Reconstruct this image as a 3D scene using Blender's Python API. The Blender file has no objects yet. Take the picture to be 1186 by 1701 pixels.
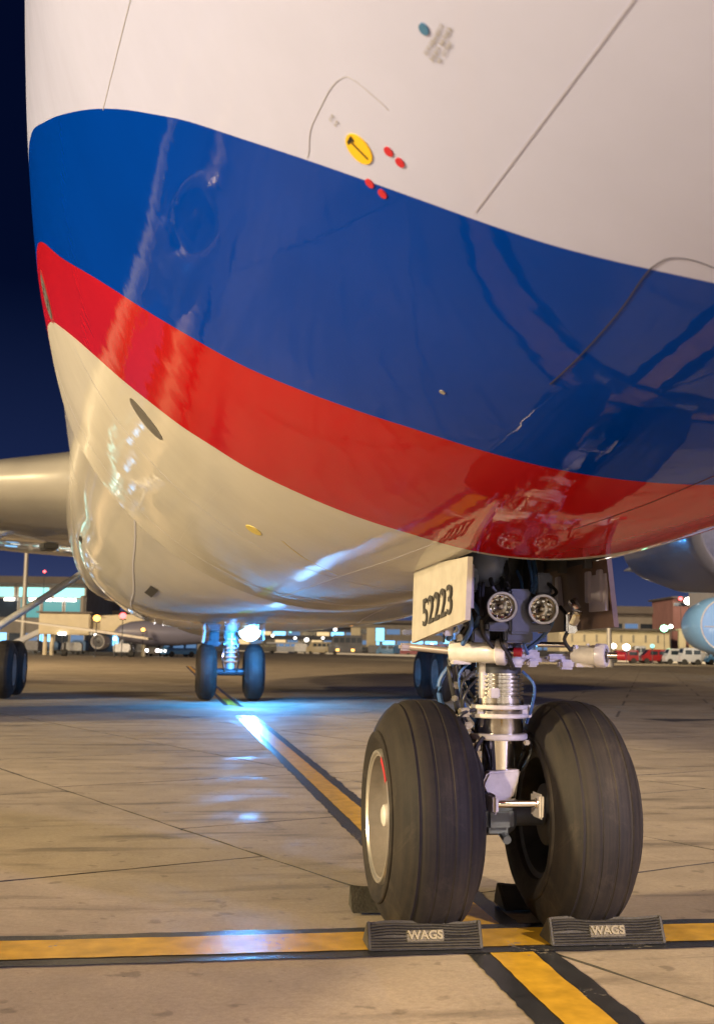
import bpy, bmesh, math, random
from mathutils import Vector, Matrix
random.seed(7)
S = bpy.context.scene
C = S.collection
R = math.radians
PI = math.pi

# ------------------------------------------------------------------ camera
CAM = Vector((-1.53, -5.18, 1.29))
yaw, pitch, roll = R(9.25), R(6.83), R(.85)
cf = Vector((math.sin(yaw)*math.cos(pitch), math.cos(yaw)*math.cos(pitch), math.sin(pitch)))
cr = Vector((math.cos(yaw), -math.sin(yaw), 0))
cu = cr.cross(cf)
cr2 = cr*math.cos(roll)+cu*math.sin(roll)
cu2 = cu*math.cos(roll)-cr*math.sin(roll)
cam = bpy.data.cameras.new('camera')
cam.sensor_fit = 'VERTICAL'; cam.sensor_height = 24; cam.lens = 1905/1701*24
cam.clip_start = .05; cam.clip_end = 8000
camo = bpy.data.objects.new('camera', cam); C.objects.link(camo)
m = Matrix((( cr2.x, cu2.x, -cf.x, CAM.x), (cr2.y, cu2.y, -cf.y, CAM.y), (cr2.z, cu2.z, -cf.z, CAM.z), (0, 0, 0, 1)))
camo.matrix_world = m
S.camera = camo
cam.dof.use_dof = True; cam.dof.focus_distance = 5.2; cam.dof.aperture_fstop = 3.2

# ------------------------------------------------------------------ sky, key light, exposure
W = bpy.data.worlds.new('World'); S.world = W; W.use_nodes = True
nt = W.node_tree; nt.nodes.clear()
wo = nt.nodes.new('ShaderNodeOutputWorld'); bg = nt.nodes.new('ShaderNodeBackground')
tc = nt.nodes.new('ShaderNodeTexCoord'); sp = nt.nodes.new('ShaderNodeSeparateXYZ'); rp = nt.nodes.new('ShaderNodeValToRGB')
nt.links.new(tc.outputs['Generated'], sp.inputs[0]); nt.links.new(sp.outputs['Z'], rp.inputs[0])
nt.links.new(rp.outputs[0], bg.inputs[0]); nt.links.new(bg.outputs[0], wo.inputs[0])
e = rp.color_ramp.elements
e[0].position = 0; e[0].color = (.046, .055, .12, 1)
e[1].position = 1; e[1].color = (.0006, .0012, .007, 1)
for p, c in ((.03, (.032, .043, .105, 1)), (.10, (.008, .015, .055, 1)), (.3, (.0007, .0024, .014, 1))):
    k = e.new(p); k.color = c
bg.inputs[1].default_value = .72

def sunlamp(name, d, strength, col, ang):
    l = bpy.data.lights.new(name, 'SUN'); l.energy = strength; l.color = col; l.angle = R(ang)
    o = bpy.data.objects.new(name, l); C.objects.link(o)
    o.rotation_euler = Vector(d).to_track_quat('Z', 'Y').to_euler(); return o
def flood(name, loc, tgt, power, col, size):
    l = bpy.data.lights.new(name, 'AREA'); l.shape = 'DISK'; l.size = size; l.energy = power; l.color = col
    o = bpy.data.objects.new(name, l); C.objects.link(o); o.location = loc
    o.rotation_euler = (Vector(loc)-Vector(tgt)).to_track_quat('Z', 'Y').to_euler(); return o
sunlamp('key_flood_light', (-1, -.875, .37), 1.05, (1, .78, .50), 1.2)
flood('mast_flood_front', (15, -42, 24), (-1, 4, 0), 17500, (1, .76, .44), 2.0)
flood('mast_flood_left', (-46, -4, 13), (-1, 2, 2), 20000, (1, .76, .40), 3.0)
flood('mast_flood_port', (30, -34, 9), (2, 0, 3), 9000, (.58, .54, 1.0), 2.5)
flood('apron_fill', (-38, 52, 26), (-8, 120, 0), 24000, (1, .72, .40), 3.0)  # added fill without a mast, lifts the far apron
flood('pier_fill', (40, 120, 16), (80, 178, 3), 5000, (1, .80, .50), 2.0)  # added fill without a mast, brightens the cream pier

S.view_settings.view_transform = 'Standard'; S.view_settings.look = 'None'
S.view_settings.gamma = 1; S.view_settings.use_curve_mapping = False
S.view_settings.exposure = .95
S.render.engine = 'CYCLES'
S.render.resolution_x = 713; S.render.resolution_y = 1024
S.cycles.max_bounces = 6

# ------------------------------------------------------------------ materials
MATS = {}
def mat(name, col, rough=.5, metal=0., emis=None, es=1., coat=0., noise=0., nscale=8., bump=0., bscale=40., rnd=0., alpha=None, spec=.5, ior=None):
    if name in MATS: return MATS[name]
    m = bpy.data.materials.new(name); m.use_nodes = True; n = m.node_tree; b = n.nodes['Principled BSDF']
    b.inputs['Base Color'].default_value = (*col, 1); b.inputs['Roughness'].default_value = rough
    b.inputs['Metallic'].default_value = metal; b.inputs['Coat Weight'].default_value = coat; b.inputs['Coat Roughness'].default_value = .04
    b.inputs['Specular IOR Level'].default_value = spec
    if emis:
        b.inputs['Emission Color'].default_value = (*emis, 1); b.inputs['Emission Strength'].default_value = es
    last = None
    if noise or rnd:
        t = n.nodes.new('ShaderNodeTexCoord')
        nz = n.nodes.new('ShaderNodeTexNoise'); nz.inputs['Scale'].default_value = nscale; nz.inputs['Detail'].default_value = 8
        nz.inputs['Roughness'].default_value = .65
        n.links.new(t.outputs['Object'], nz.inputs['Vector'])
        mr = n.nodes.new('ShaderNodeMapRange'); mr.inputs[1].default_value = .3; mr.inputs[2].default_value = .7
        mr.inputs[3].default_value = 1-noise; mr.inputs[4].default_value = 1+noise
        n.links.new(nz.outputs[0], mr.inputs[0])
        hs = n.nodes.new('ShaderNodeHueSaturation'); hs.inputs['Color'].default_value = (*col, 1)
        if rnd:
            oi = n.nodes.new('ShaderNodeObjectInfo'); m2 = n.nodes.new('ShaderNodeMapRange')
            m2.inputs[3].default_value = 1-rnd; m2.inputs[4].default_value = 1+rnd
            n.links.new(oi.outputs['Random'], m2.inputs[0])
            mm = n.nodes.new('ShaderNodeMath'); mm.operation = 'MULTIPLY'
            n.links.new(m2.outputs[0], mm.inputs[0]); n.links.new(mr.outputs[0], mm.inputs[1]); n.links.new(mm.outputs[0], hs.inputs['Value'])
        else: n.links.new(mr.outputs[0], hs.inputs['Value'])
        n.links.new(hs.outputs[0], b.inputs['Base Color'])
    if bump:
        t = n.nodes.new('ShaderNodeTexCoord'); nz = n.nodes.new('ShaderNodeTexNoise'); nz.inputs['Scale'].default_value = bscale; nz.inputs['Detail'].default_value = 6
        n.links.new(t.outputs['Object'], nz.inputs['Vector'])
        bp = n.nodes.new('ShaderNodeBump'); bp.inputs['Strength'].default_value = bump; bp.inputs['Distance'].default_value = .01
        n.links.new(nz.outputs[0], bp.inputs['Height']); n.links.new(bp.outputs[0], b.inputs['Normal'])
    MATS[name] = m; return m

def nd(n, t, **kw):
    x = n.nodes.new(t)
    for k, v in kw.items(): setattr(x, k, v)
    return x
def ground_mat(name, base, joints=False, rnd=.0):
    """concrete: mottled, stained, worn; partly damp so that its gloss varies"""
    m = bpy.data.materials.new(name); m.use_nodes = True; n = m.node_tree; b = n.nodes['Principled BSDF']; L = n.links.new
    g = nd(n, 'ShaderNodeNewGeometry')
    def noise(scale, detail=8, rough=.6, dist=0., vec=None):
        z = nd(n, 'ShaderNodeTexNoise'); z.inputs['Scale'].default_value = scale; z.inputs['Detail'].default_value = detail
        z.inputs['Roughness'].default_value = rough; z.inputs['Distortion'].default_value = dist
        L(vec or g.outputs['Position'], z.inputs['Vector']); return z.outputs[0]
    def rng(x, a, bb, c, d):
        r = nd(n, 'ShaderNodeMapRange'); r.inputs[1].default_value = a; r.inputs[2].default_value = bb; r.inputs[3].default_value = c; r.inputs[4].default_value = d
        L(x, r.inputs[0]); return r.outputs[0]
    def mul(x, y):
        q = nd(n, 'ShaderNodeMath', operation='MULTIPLY'); L(x, q.inputs[0]); L(y, q.inputs[1]); return q.outputs[0]
    v = rng(noise(.35, 5, .55), .3, .7, .80, 1.13)
    v = mul(v, rng(noise(2.2, 8, .62, .6), .3, .7, .86, 1.12))
    v = mul(v, rng(noise(38, 6, .75), .25, .75, .76, 1.2))
    v = mul(v, rng(noise(150, 3, .7), .2, .8, .86, 1.12))
    mp = nd(n, 'ShaderNodeMapping'); mp.inputs['Scale'].default_value = (.35, 2.2, 1); mp.inputs['Rotation'].default_value = (0, 0, R(4))
    L(g.outputs['Position'], mp.inputs['Vector'])
    v = mul(v, rng(noise(1.5, 6, .6, .4, mp.outputs[0]), .54, .68, 1, .45))      # rubber and oil streaks
    v = mul(v, rng(noise(7, 3, .5, .2), .64, .70, 1, .66)); v = mul(v, rng(noise(.9, 7, .7, 1.2), .60, .70, 1, .72)); v = mul(v, rng(noise(24, 2, .5), .72, .76, 1, .6))                        # small stains
    oi = nd(n, 'ShaderNodeObjectInfo')
    if rnd: v = mul(v, rng(oi.outputs['Random'], 0, 1, 1-rnd, 1+rnd))
    if joints:
        sx = nd(n, 'ShaderNodeTexBrick'); sx.offset = .4; sx.squash = 1
        mp2 = nd(n, 'ShaderNodeMapping'); mp2.inputs['Rotation'].default_value = (0, 0, R(23.5))
        L(g.outputs['Position'], mp2.inputs['Vector']); L(mp2.outputs[0], sx.inputs['Vector'])
        sx.inputs['Color1'].default_value = (1, 1, 1, 1); sx.inputs['Color2'].default_value = (.86, .86, .86, 1); sx.inputs['Mortar'].default_value = (.35, .35, .35, 1)
        sx.inputs['Scale'].default_value = 1; sx.inputs['Brick Width'].default_value = 3.65; sx.inputs['Row Height'].default_value = 2.75; sx.inputs['Mortar Size'].default_value = .03
        v = mul(v, sx.outputs['Color'])
    hs = nd(n, 'ShaderNodeHueSaturation'); hs.inputs['Color'].default_value = (*base, 1); L(v, hs.inputs['Value'])
    L(hs.outputs[0], b.inputs['Base Color'])
    L(rng(noise(.8, 5, .6, .8), .50, .72, .72, .36), b.inputs['Roughness'])
    bp = nd(n, 'ShaderNodeBump'); bp.inputs['Strength'].default_value = .35; bp.inputs['Distance'].default_value = .004
    L(noise(90, 8, .75), bp.inputs['Height'])
    bp2 = nd(n, 'ShaderNodeBump'); bp2.inputs['Strength'].default_value = .25; bp2.inputs['Distance'].default_value = .02
    L(noise(3.5, 4, .6), bp2.inputs['Height']); L(bp.outputs[0], bp2.inputs['Normal']); L(bp2.outputs[0], b.inputs['Normal'])
    return m
M_SLAB = ground_mat('slab_concrete', (.37, .31, .235), rnd=.09)
M_APRON = ground_mat('apron_concrete', (.36, .30, .225), joints=True)
M_SEAL = mat('joint_sealant', (.035, .032, .03), .8)

def paint_line(name, col, thr, rough):
    """road paint worn through to the concrete in chips"""
    m = bpy.data.materials.new(name); m.use_nodes = True; n = m.node_tree; b = n.nodes['Principled BSDF']; L = n.links.new
    g = nd(n, 'ShaderNodeNewGeometry')
    z = nd(n, 'ShaderNodeTexNoise'); z.inputs['Scale'].default_value = 26; z.inputs['Detail'].default_value = 10; z.inputs['Roughness'].default_value = .72
    z2 = nd(n, 'ShaderNodeTexNoise'); z2.inputs['Scale'].default_value = 2.4; z2.inputs['Detail'].default_value = 5
    L(g.outputs['Position'], z.inputs['Vector']); L(g.outputs['Position'], z2.inputs['Vector'])
    a = nd(n, 'ShaderNodeMath', operation='MULTIPLY_ADD'); L(z2.outputs[0], a.inputs[0]); a.inputs[1].default_value = .75; L(z.outputs[0], a.inputs[2])
    r = nd(n, 'ShaderNodeMapRange'); r.inputs[1].default_value = thr; r.inputs[2].default_value = thr+.06; L(a.outputs[0], r.inputs[0])
    mx = nd(n, 'ShaderNodeMix', data_type='RGBA'); mx.inputs['A'].default_value = (*col, 1); mx.inputs['B'].default_value = (.27, .24, .19, 1)
    L(r.outputs[0], mx.inputs['Factor'])
    z3 = nd(n, 'ShaderNodeTexNoise'); z3.inputs['Scale'].default_value = 9; z3.inputs['Detail'].default_value = 8; L(g.outputs['Position'], z3.inputs['Vector'])
    r3 = nd(n, 'ShaderNodeMapRange'); r3.inputs[1].default_value = .3; r3.inputs[2].default_value = .7; r3.inputs[3].default_value = .72; r3.inputs[4].default_value = 1.15; L(z3.outputs[0], r3.inputs[0])
    hs = nd(n, 'ShaderNodeHueSaturation'); L(mx.outputs['Result'], hs.inputs['Color']); L(r3.outputs[0], hs.inputs['Value'])
    L(hs.outputs[0], b.inputs['Base Color']); b.inputs['Roughness'].default_value = rough
    bp = nd(n, 'ShaderNodeBump'); bp.inputs['Strength'].default_value = .3; bp.inputs['Distance'].default_value = .004; L(z.outputs[0], bp.inputs['Height']); L(bp.outputs[0], b.inputs['Normal'])
    return m
M_YEL = paint_line('yellow_line_paint', (.66, .39, .035), 1.03, .25)
M_BLK = paint_line('black_line_paint', (.035, .037, .042), 1.02, .24)

def tyre_mat():
    m = bpy.data.materials.new('tyre_rubber'); m.use_nodes = True; n = m.node_tree; b = n.nodes['Principled BSDF']; L = n.links.new
    t = nd(n, 'ShaderNodeTexCoord')
    z = nd(n, 'ShaderNodeTexNoise'); z.inputs['Scale'].default_value = 5; z.inputs['Detail'].default_value = 9; z.inputs['Roughness'].default_value = .7
    L(t.outputs['Object'], z.inputs['Vector'])
    mp = nd(n, 'ShaderNodeMapping'); mp.inputs['Scale'].default_value = (60, 2, 2); L(t.outputs['Object'], mp.inputs['Vector'])
    z2 = nd(n, 'ShaderNodeTexNoise'); z2.inputs['Scale'].default_value = 1; z2.inputs['Detail'].default_value = 5; L(mp.outputs[0], z2.inputs['Vector'])
    a = nd(n, 'ShaderNodeMath', operation='ADD'); L(z.outputs[0], a.inputs[0]); L(z2.outputs[0], a.inputs[1])
    c = nd(n, 'ShaderNodeValToRGB'); c.color_ramp.elements[0].position = .35; c.color_ramp.elements[0].color = (.008, .0075, .009, 1)
    c.color_ramp.elements[1].position = .68; c.color_ramp.elements[1].color = (.030, .024, .019, 1)
    dv = nd(n, 'ShaderNodeMath', operation='MULTIPLY'); dv.inputs[1].default_value = .5; L(a.outputs[0], dv.inputs[0]); L(dv.outputs[0], c.inputs[0])
    z4 = nd(n, 'ShaderNodeTexNoise'); z4.inputs['Scale'].default_value = 3.2; z4.inputs['Detail'].default_value = 10; z4.inputs['Roughness'].default_value = .8; z4.inputs['Distortion'].default_value = .8; L(t.outputs['Object'], z4.inputs['Vector'])
    r4 = nd(n, 'ShaderNodeMapRange'); r4.inputs[1].default_value = .52; r4.inputs[2].default_value = .72; r4.inputs[4].default_value = .55; L(z4.outputs[0], r4.inputs[0])
    mx = nd(n, 'ShaderNodeMix', data_type='RGBA'); L(r4.outputs[0], mx.inputs['Factor']); L(c.outputs[0], mx.inputs['A']); mx.inputs['B'].default_value = (.075, .060, .045, 1)
    L(mx.outputs['Result'], b.inputs['Base Color']); b.inputs['Roughness'].default_value = .72; b.inputs['Specular IOR Level'].default_value = .3
    bp = nd(n, 'ShaderNodeBump'); bp.inputs['Strength'].default_value = .25; bp.inputs['Distance'].default_value = .004
    z3 = nd(n, 'ShaderNodeTexNoise'); z3.inputs['Scale'].default_value = 60; z3.inputs['Detail'].default_value = 5; L(t.outputs['Object'], z3.inputs['Vector'])
    L(z3.outputs[0], bp.inputs['Height']); L(bp.outputs[0], b.inputs['Normal'])
    return m
M_TYRE = tyre_mat()
M_RIM = mat('rim_paint', (.26, .235, .21), .45, .2, noise=.2, nscale=9)
M_RIMEDGE = mat('rim_edge_metal', (.45, .43, .40), .3, .7, noise=.1)
M_WHITE = mat('white_enamel', (.60, .57, .54), .3, coat=.4, noise=.2, nscale=12)
M_GREYP = mat('grey_gear_paint', (.45, .45, .46), .35, noise=.15, nscale=14)
M_CHROME = mat('polished_chrome', (.78, .76, .74), .09, 1.)
M_STEEL = mat('brushed_steel', (.44, .42, .39), .17, 1., noise=.2, nscale=20)
M_DARK = mat('dark_metal', (.05, .052, .06), .5, .3, noise=.3, nscale=14)
M_BAY = mat('bay_primer', (.05, .05, .06), .6, noise=.3, nscale=6)
M_BROWN = mat('door_inner_primer', (.10, .062, .05), .5, noise=.3, nscale=5)
M_HOSE = mat('black_hose', (.02, .02, .022), .45)
M_BLUEH = mat('blue_hose', (.05, .12, .30), .4)
M_RED = mat('red_enamel', (.45, .02, .03), .4)
M_GLASS = mat('lamp_glass', (.75, .8, .85), .05, .9)
M_BLACK = mat('black_print', (.02, .02, .02), .5)
M_GREYPRINT = mat('grey_print', (.28, .26, .24), .5)

# ------------------------------------------------------------------ helpers
def tag(o, label=None, cat=None, group=None, kind=None):
    if label: o['label'] = label
    if cat: o['category'] = cat
    if group: o['group'] = group
    if kind: o['kind'] = kind
    return o
def empty(name, loc=(0, 0, 0), rz=0, parent=None):
    o = bpy.data.objects.new(name, None); C.objects.link(o); o.location = loc; o.rotation_euler = (0, 0, rz); o.empty_display_size = .3
    if parent: o.parent = parent
    return o
def obj(name, bm, ma, parent=None, smooth=True, angle=35):
    me = bpy.data.meshes.new(name); bmesh.ops.recalc_face_normals(bm, faces=bm.faces)
    bm.to_mesh(me); bm.free()
    for x in (ma if isinstance(ma, (list, tuple)) else [ma]): me.materials.append(x)
    if smooth:
        for p in me.polygons: p.use_smooth = True
        me.set_sharp_from_angle(angle=R(angle))
    o = bpy.data.objects.new(name, me); C.objects.link(o)
    if parent: o.parent = parent
    return o
def B(): return bmesh.new()
def box(bm, c, s, rot=None, bev=0., mi=0):
    n0 = set(bm.verts)
    r = bmesh.ops.create_cube(bm, size=1.)
    vs = r['verts']
    for v in vs: v.co = Vector((v.co.x*s[0], v.co.y*s[1], v.co.z*s[2]))
    if bev:
        ed = {e_ for v in vs for e_ in v.link_edges}
        bmesh.ops.bevel(bm, geom=list(ed), offset=bev, segments=2, affect='EDGES')
    vs = [v for v in bm.verts if v not in n0]
    M = (rot.to_4x4() if rot else Matrix.Identity(4))
    for v in vs: v.co = (M @ v.co)+Vector(c)
    if mi:
        for f in {f for v in vs for f in v.link_faces}: f.material_index = mi
    return bm
def lathe(bm, prof, origin=(0, 0, 0), axis=(0, 0, 1), seg=32, mi=0, cap=True):
    """prof: list of (along axis, radius)"""
    q = Vector(axis).normalized().to_track_quat('Z', 'Y').to_matrix(); o = Vector(origin); rings = []
    for a, r in prof:
        if r < 1e-5: rings.append([bm.verts.new(o+q@Vector((0, 0, a)))])
        else: rings.append([bm.verts.new(o+q@Vector((r*math.cos(2*PI*i/seg), r*math.sin(2*PI*i/seg), a))) for i in range(seg)])
    for A, Bn in zip(rings, rings[1:]):
        for i in range(seg):
            j = (i+1) % seg
            if len(A) == 1 and len(Bn) == 1: continue
            if len(A) == 1: f = bm.faces.new((A[0], Bn[i], Bn[j]))
            elif len(Bn) == 1: f = bm.faces.new((A[i], A[j], Bn[0]))
            else: f = bm.faces.new((A[i], A[j], Bn[j], Bn[i]))
            f.material_index = mi
    if cap:
        for A in (rings[0], rings[-1]):
            if len(A) > 1: f = bm.faces.new(A); f.material_index = mi
    return bm
def cyl(bm, a, b, r, r2=None, seg=20, mi=0):
    a = Vector(a); b = Vector(b); return lathe(bm, [(0, r), ((b-a).length, r2 if r2 else r)], a, b-a, seg, mi)
def tube(bm, pts, r, seg=8):
    pts = [Vector(p) for p in pts]
    # Catmull-Rom
    P = []
    for i in range(len(pts)-1):
        p0 = pts[max(i-1, 0)]; p1 = pts[i]; p2 = pts[i+1]; p3 = pts[min(i+2, len(pts)-1)]
        for k in range(6):
            t = k/6; P.append(.5*((2*p1)+(p2-p0)*t+(2*p0-5*p1+4*p2-p3)*t*t+(3*p1-p0-3*p2+p3)*t**3))
    P.append(pts[-1]); rings = []
    for i, p in enumerate(P):
        d = (P[min(i+1, len(P)-1)]-P[max(i-1, 0)]).normalized(); q = d.to_track_quat('Z', 'Y').to_matrix()
        rings.append([bm.verts.new(p+q@Vector((r*math.cos(2*PI*k/seg), r*math.sin(2*PI*k/seg), 0))) for k in range(seg)])
    for A, Bn in zip(rings, rings[1:]):
        for i in range(seg): bm.faces.new((A[i], A[(i+1) % seg], Bn[(i+1) % seg], Bn[i]))
    bm.faces.new(rings[0]); bm.faces.new(rings[-1]); return bm
def prism(bm, pts2, x0, x1, axis='X', mi=0):
    def P(a, b, x): return {'X': (x, a, b), 'Y': (a, x, b), 'Z': (a, b, x)}[axis]
    A = [bm.verts.new(P(a, b, x0)) for a, b in pts2]; D = [bm.verts.new(P(a, b, x1)) for a, b in pts2]
    fs = [bm.faces.new(A), bm.faces.new(D)]
    n = len(A)
    for i in range(n): fs.append(bm.faces.new((A[i], A[(i+1) % n], D[(i+1) % n], D[i])))
    for f in fs: f.material_index = mi
    return bm
def kids(o): return [c for c in list(bpy.data.objects) if c.parent == o]
def copy_tree(o, parent=None):
    c = o.copy(); C.objects.link(c); c.parent = parent
    for ch in list(o.children): copy_tree(ch, c)
    return c
def text_mesh(txt, size, extr=.002, bold=0.):
    cu_ = bpy.data.curves.new('lettering', 'FONT'); cu_.body = txt; cu_.size = size; cu_.extrude = extr; cu_.align_x = 'CENTER'; cu_.align_y = 'CENTER'; cu_.offset = bold
    t = bpy.data.objects.new('lettering', cu_); C.objects.link(t)
    bpy.context.view_layer.update()
    me = bpy.data.meshes.new_from_object(t.evaluated_get(bpy.context.evaluated_depsgraph_get()))
    bpy.data.objects.remove(t); return me

# ------------------------------------------------------------------ ground: apron slabs, joints, painted lines
g = B()
v = [g.verts.new((x, y, -.02)) for x, y in ((-2500, -2500), (2500, -2500), (2500, 2500), (-2500, 2500))]; g.faces.new(v)
apron = tag(obj('apron', g, M_APRON, smooth=False), 'worn concrete aircraft apron reaching to the terminal lights', kind='structure')
U = Vector((.40, -.917)).normalized(); V = Vector((.917, .40)).normalized()
OFF = {0: -2.35, 1: -.84}; LEN = {0: 3.65, 1: 2.75}
gapbm = B(); nslab = 0
for r_ in range(-4, 8):
    v0 = .05+2.75*(r_-1); v1 = v0+2.75
    off = OFF.get(r_, random.uniform(-3, 0)); ln = LEN.get(r_, random.choice((2.75, 3.65)))
    for k in range(-9, 5):
        s0 = off+ln*k; s1 = s0+ln
        c = U*((s0+s1)/2)+V*((v0+v1)/2)
        if (c-Vector((-1, 4))).length > 16: continue
        b_ = B(); gp = .0095; n_ = 12
        loop = []
        for (a0, b0, a1, b1) in ((s0+gp, v0+gp, s1-gp, v0+gp), (s1-gp, v0+gp, s1-gp, v1-gp), (s1-gp, v1-gp, s0+gp, v1-gp), (s0+gp, v1-gp, s0+gp, v0+gp)):
            for i in range(n_):
                t = i/n_; j = random.uniform(-.008, .008) if i else 0
                if b0 == b1: a, bb = a0+(a1-a0)*t, b0+j
                else: a, bb = a0+j, b0+(b1-b0)*t
                loop.append(U*a+V*bb)
        cc = c
        top = [b_.verts.new((p.x+(cc-p).normalized().x*.002, p.y+(cc-p).normalized().y*.002, 0)) for p in loop]
        mid = [b_.verts.new((p.x, p.y, -.005)) for p in loop]; lo = [b_.verts.new((p.x, p.y, -.0195)) for p in loop]
        b_.faces.new(top)
        for A, D in ((top, mid), (mid, lo)):
            for i in range(len(A)): b_.faces.new((A[i], A[(i+1) % len(A)], D[(i+1) % len(A)], D[i])).material_index = 1
        obj('concrete_slab', b_, [M_SLAB, M_SEAL], apron, smooth=False); nslab += 1
# sealant lying in the joints, a little below the slabs
g = B(); v = [g.verts.new((x, y, -.012)) for x, y in ((-11, -7), (11, -7), (11, 17), (-11, 17))]; g.faces.new(v)
obj('joint_sealant', g, M_SEAL, apron, smooth=False)

def strip(bm, pts, w0, w1, z, jit=.006, step=.12):
    """ribbon along a polyline between signed side offsets, with uneven edges"""
    P = [Vector(p) for p in pts]; d = (P[-1]-P[0]).normalized(); nrm = Vector((d.y, -d.x)); L_ = (P[-1]-P[0]).length
    n_ = max(2, min(400, int(L_/step))); prev = None; ja = jb = 0
    for i in range(n_+1):
        p = P[0]+d*L_*i/n_
        ja = .6*ja+random.uniform(-jit, jit); jb = .6*jb+random.uniform(-jit, jit)
        a = bm.verts.new((*(p+nrm*(w0+ja)), z)); b_ = bm.verts.new((*(p+nrm*(w1+jb)), z))
        if prev: bm.faces.new((prev[0], a, b_, prev[1]))
        prev = (a, b_)
def crack(pts, w):
    g = B(); P = []
    for (x0, y0), (x1, y1) in zip(pts, pts[1:]):
        n_ = max(3, int(math.hypot(x1-x0, y1-y0)/.05))
        for i in range(n_): t = i/n_; P.append((x0+(x1-x0)*t+random.gauss(0, .006), y0+(y1-y0)*t+random.gauss(0, .006)))
    P.append(pts[-1]); prev = None
    for i, (x, y) in enumerate(P):
        ww = w*random.uniform(.35, 1.2)*min(1, .25+6*min(i, len(P)-1-i)/len(P))
        cur = (g.verts.new((x-ww, y-ww*.3, .0012)), g.verts.new((x+ww, y+ww*.3, .0012)))
        if prev: g.faces.new((prev[0], cur[0], cur[1], prev[1]))
        prev = cur
    obj('crack', g, M_SEAL, apron, False)
crack([(-2.2, 5.35), (-2.5, 5.6), (-2.7, 5.7)], .012); crack([(-1.9, 4.7), (-1.5, 4.75), (-1.2, 4.6)], .006); crack([(1.2, 2.4), (1.55, 2.5), (2.1, 2.3)], .006)
crack([(.85, 6.0), (1.3, 6.2), (1.7, 6.1), (2.6, 6.5)], .008);
crack([(-3.5, 10.8), (-2.8, 10.9), (-2.0, 10.6)], .012); crack([(.7, -.7), (.62, -.95), (.75, -1.2)], .004); crack([(1.3, .9), (1.6, 1.0), (2.2, .85)], .006)
def line_thing(name, p0, p1, half, border, label, zb):
    g = B(); strip(g, (p0, p1), -half-border, half+border, zb, .007, .05)
    o = obj(name, g, M_BLK, None, False)
    g = B(); strip(g, (p0, p1), -half, half, zb+.003, .003, .05)
    obj('yellow_stripe', g, M_YEL, o, False)
    tag(o, label, kind='structure')
line_thing('taxiway_line', (0, 17), (-.03, -4.0), .095, .10, 'yellow taxi guide line with black borders running back beneath the aircraft', .003)
line_thing('stop_line', (-7, .0), (6, -.0+.02), .155, .095, 'yellow stop line with black borders crossing under the nose wheels', .008)
g = B(); strip(g, ((0, 75), (0, 17)), -.2, .2, -.016, .005, .3)
o = obj('taxiway_line', g, M_BLK, None, False); tag(o, 'far run of the yellow taxi line beyond the centre gear', kind='structure')
g = B(); strip(g, ((0, 75), (0, 17)), -.1, .1, -.012, .003, .3); obj('yellow_stripe', g, M_YEL, o, False)

# ------------------------------------------------------------------ hull definition
def smooth_tab(Yk, Kk, y):
    return None
NT = -6.67; ZC = 4.47
YK = [a+NT for a in (0, .15, .5, 1, 1.5, 2, 3, 4, 5, 6, 7, 8, 9, 10, 12, 14, 16)]
WK = [0, .5, .88, 1.15, 1.36, 1.53, 1.77, 1.94, 2.08, 2.20, 2.32, 2.43, 2.52, 2.60, 2.70, 2.765, 2.8]
BK = [.9, 1.4, 1.72, 2.02, 2.2, 2.34, 2.54, 2.67, 2.75, 2.8]+[2.82]*7
MK = [.9, .9, .87, .82, .76, .7, .55, .4, .26, .14, .06]+[0]*6
TK = [-.9, -.45, -.1, .25, .5, .75, 1.25, 1.9, 2.4, 2.65, 2.76, 2.8, 2.82, 2.82, 2.82, 2.82, 2.82]
def lin(X, Yv, x):
    if x <= X[0]: return Yv[0]
    if x >= X[-1]: return Yv[-1]
    for i in range(len(X)-1):
        if x <= X[i+1]: return Yv[i]+(Yv[i+1]-Yv[i])*(x-X[i])/(X[i+1]-X[i])
NS = 2700
def smtab(K):
    raw = [lin(YK, K, NT+.01*i) for i in range(NS)]
    ker = [math.exp(-(2.5*(j-60)/60)**2/2) for j in range(0, 121, 4)]; s = sum(ker); out = []
    for i in range(NS):
        acc = 0
        for n_, kv in enumerate(ker):
            q = min(max(i+(n_*4-60), 0), NS-1); acc += raw[q]*kv
        acc /= s; mm = min(i/150, 1); out.append(raw[i]*(1-mm)+acc*mm)
    return out
TW, TB_, TM, TT = smtab(WK), smtab(BK), smtab(MK), smtab(TK)
def tabv(T, y):
    f = (y-NT)/.01
    if f <= 0: return T[0]
    if f >= NS-1: return T[-1]
    i = int(f); return T[i]+(T[i+1]-T[i])*(f-i)
def hull_pt(y, deg):
    """point on the skin: station y, angle from the keel (minus = starboard)"""
    w, bz, mz, tz = tabv(TW, y), tabv(TB_, y), tabv(TM, y), tabv(TT, y)
    if y > 34:                                   # tail taper
        k = 1-((y-34)/24)**2*.9 if y < 58 else .1
        w *= k; bz = 2.82-(2.82*2*(1-k)*.8); tz = 2.82*(1-(1-k)*.2)
        zm = ZC+(tz-bz)/2; hz = (tz+bz)/2
        a = R(deg); return Vector((w*math.sin(a), y, zm-hz*math.cos(a)))
    a = R(deg); zm = ZC-mz; lo = bz-mz; hi = tz+mz
    return Vector((w*math.sin(a), y, zm-(lo if math.cos(a) > 0 else hi)*math.cos(a)))
def hull_nrm(y, deg):
    du = hull_pt(y+.02, deg)-hull_pt(y-.02, deg); dv = hull_pt(y, deg+.5)-hull_pt(y, deg-.5)
    n_ = du.cross(dv).normalized()
    p = hull_pt(y, deg); c = Vector((0, y, ZC-tabv(TM, y)))
    return n_ if n_.dot(p-c) > 0 else -n_

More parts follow.
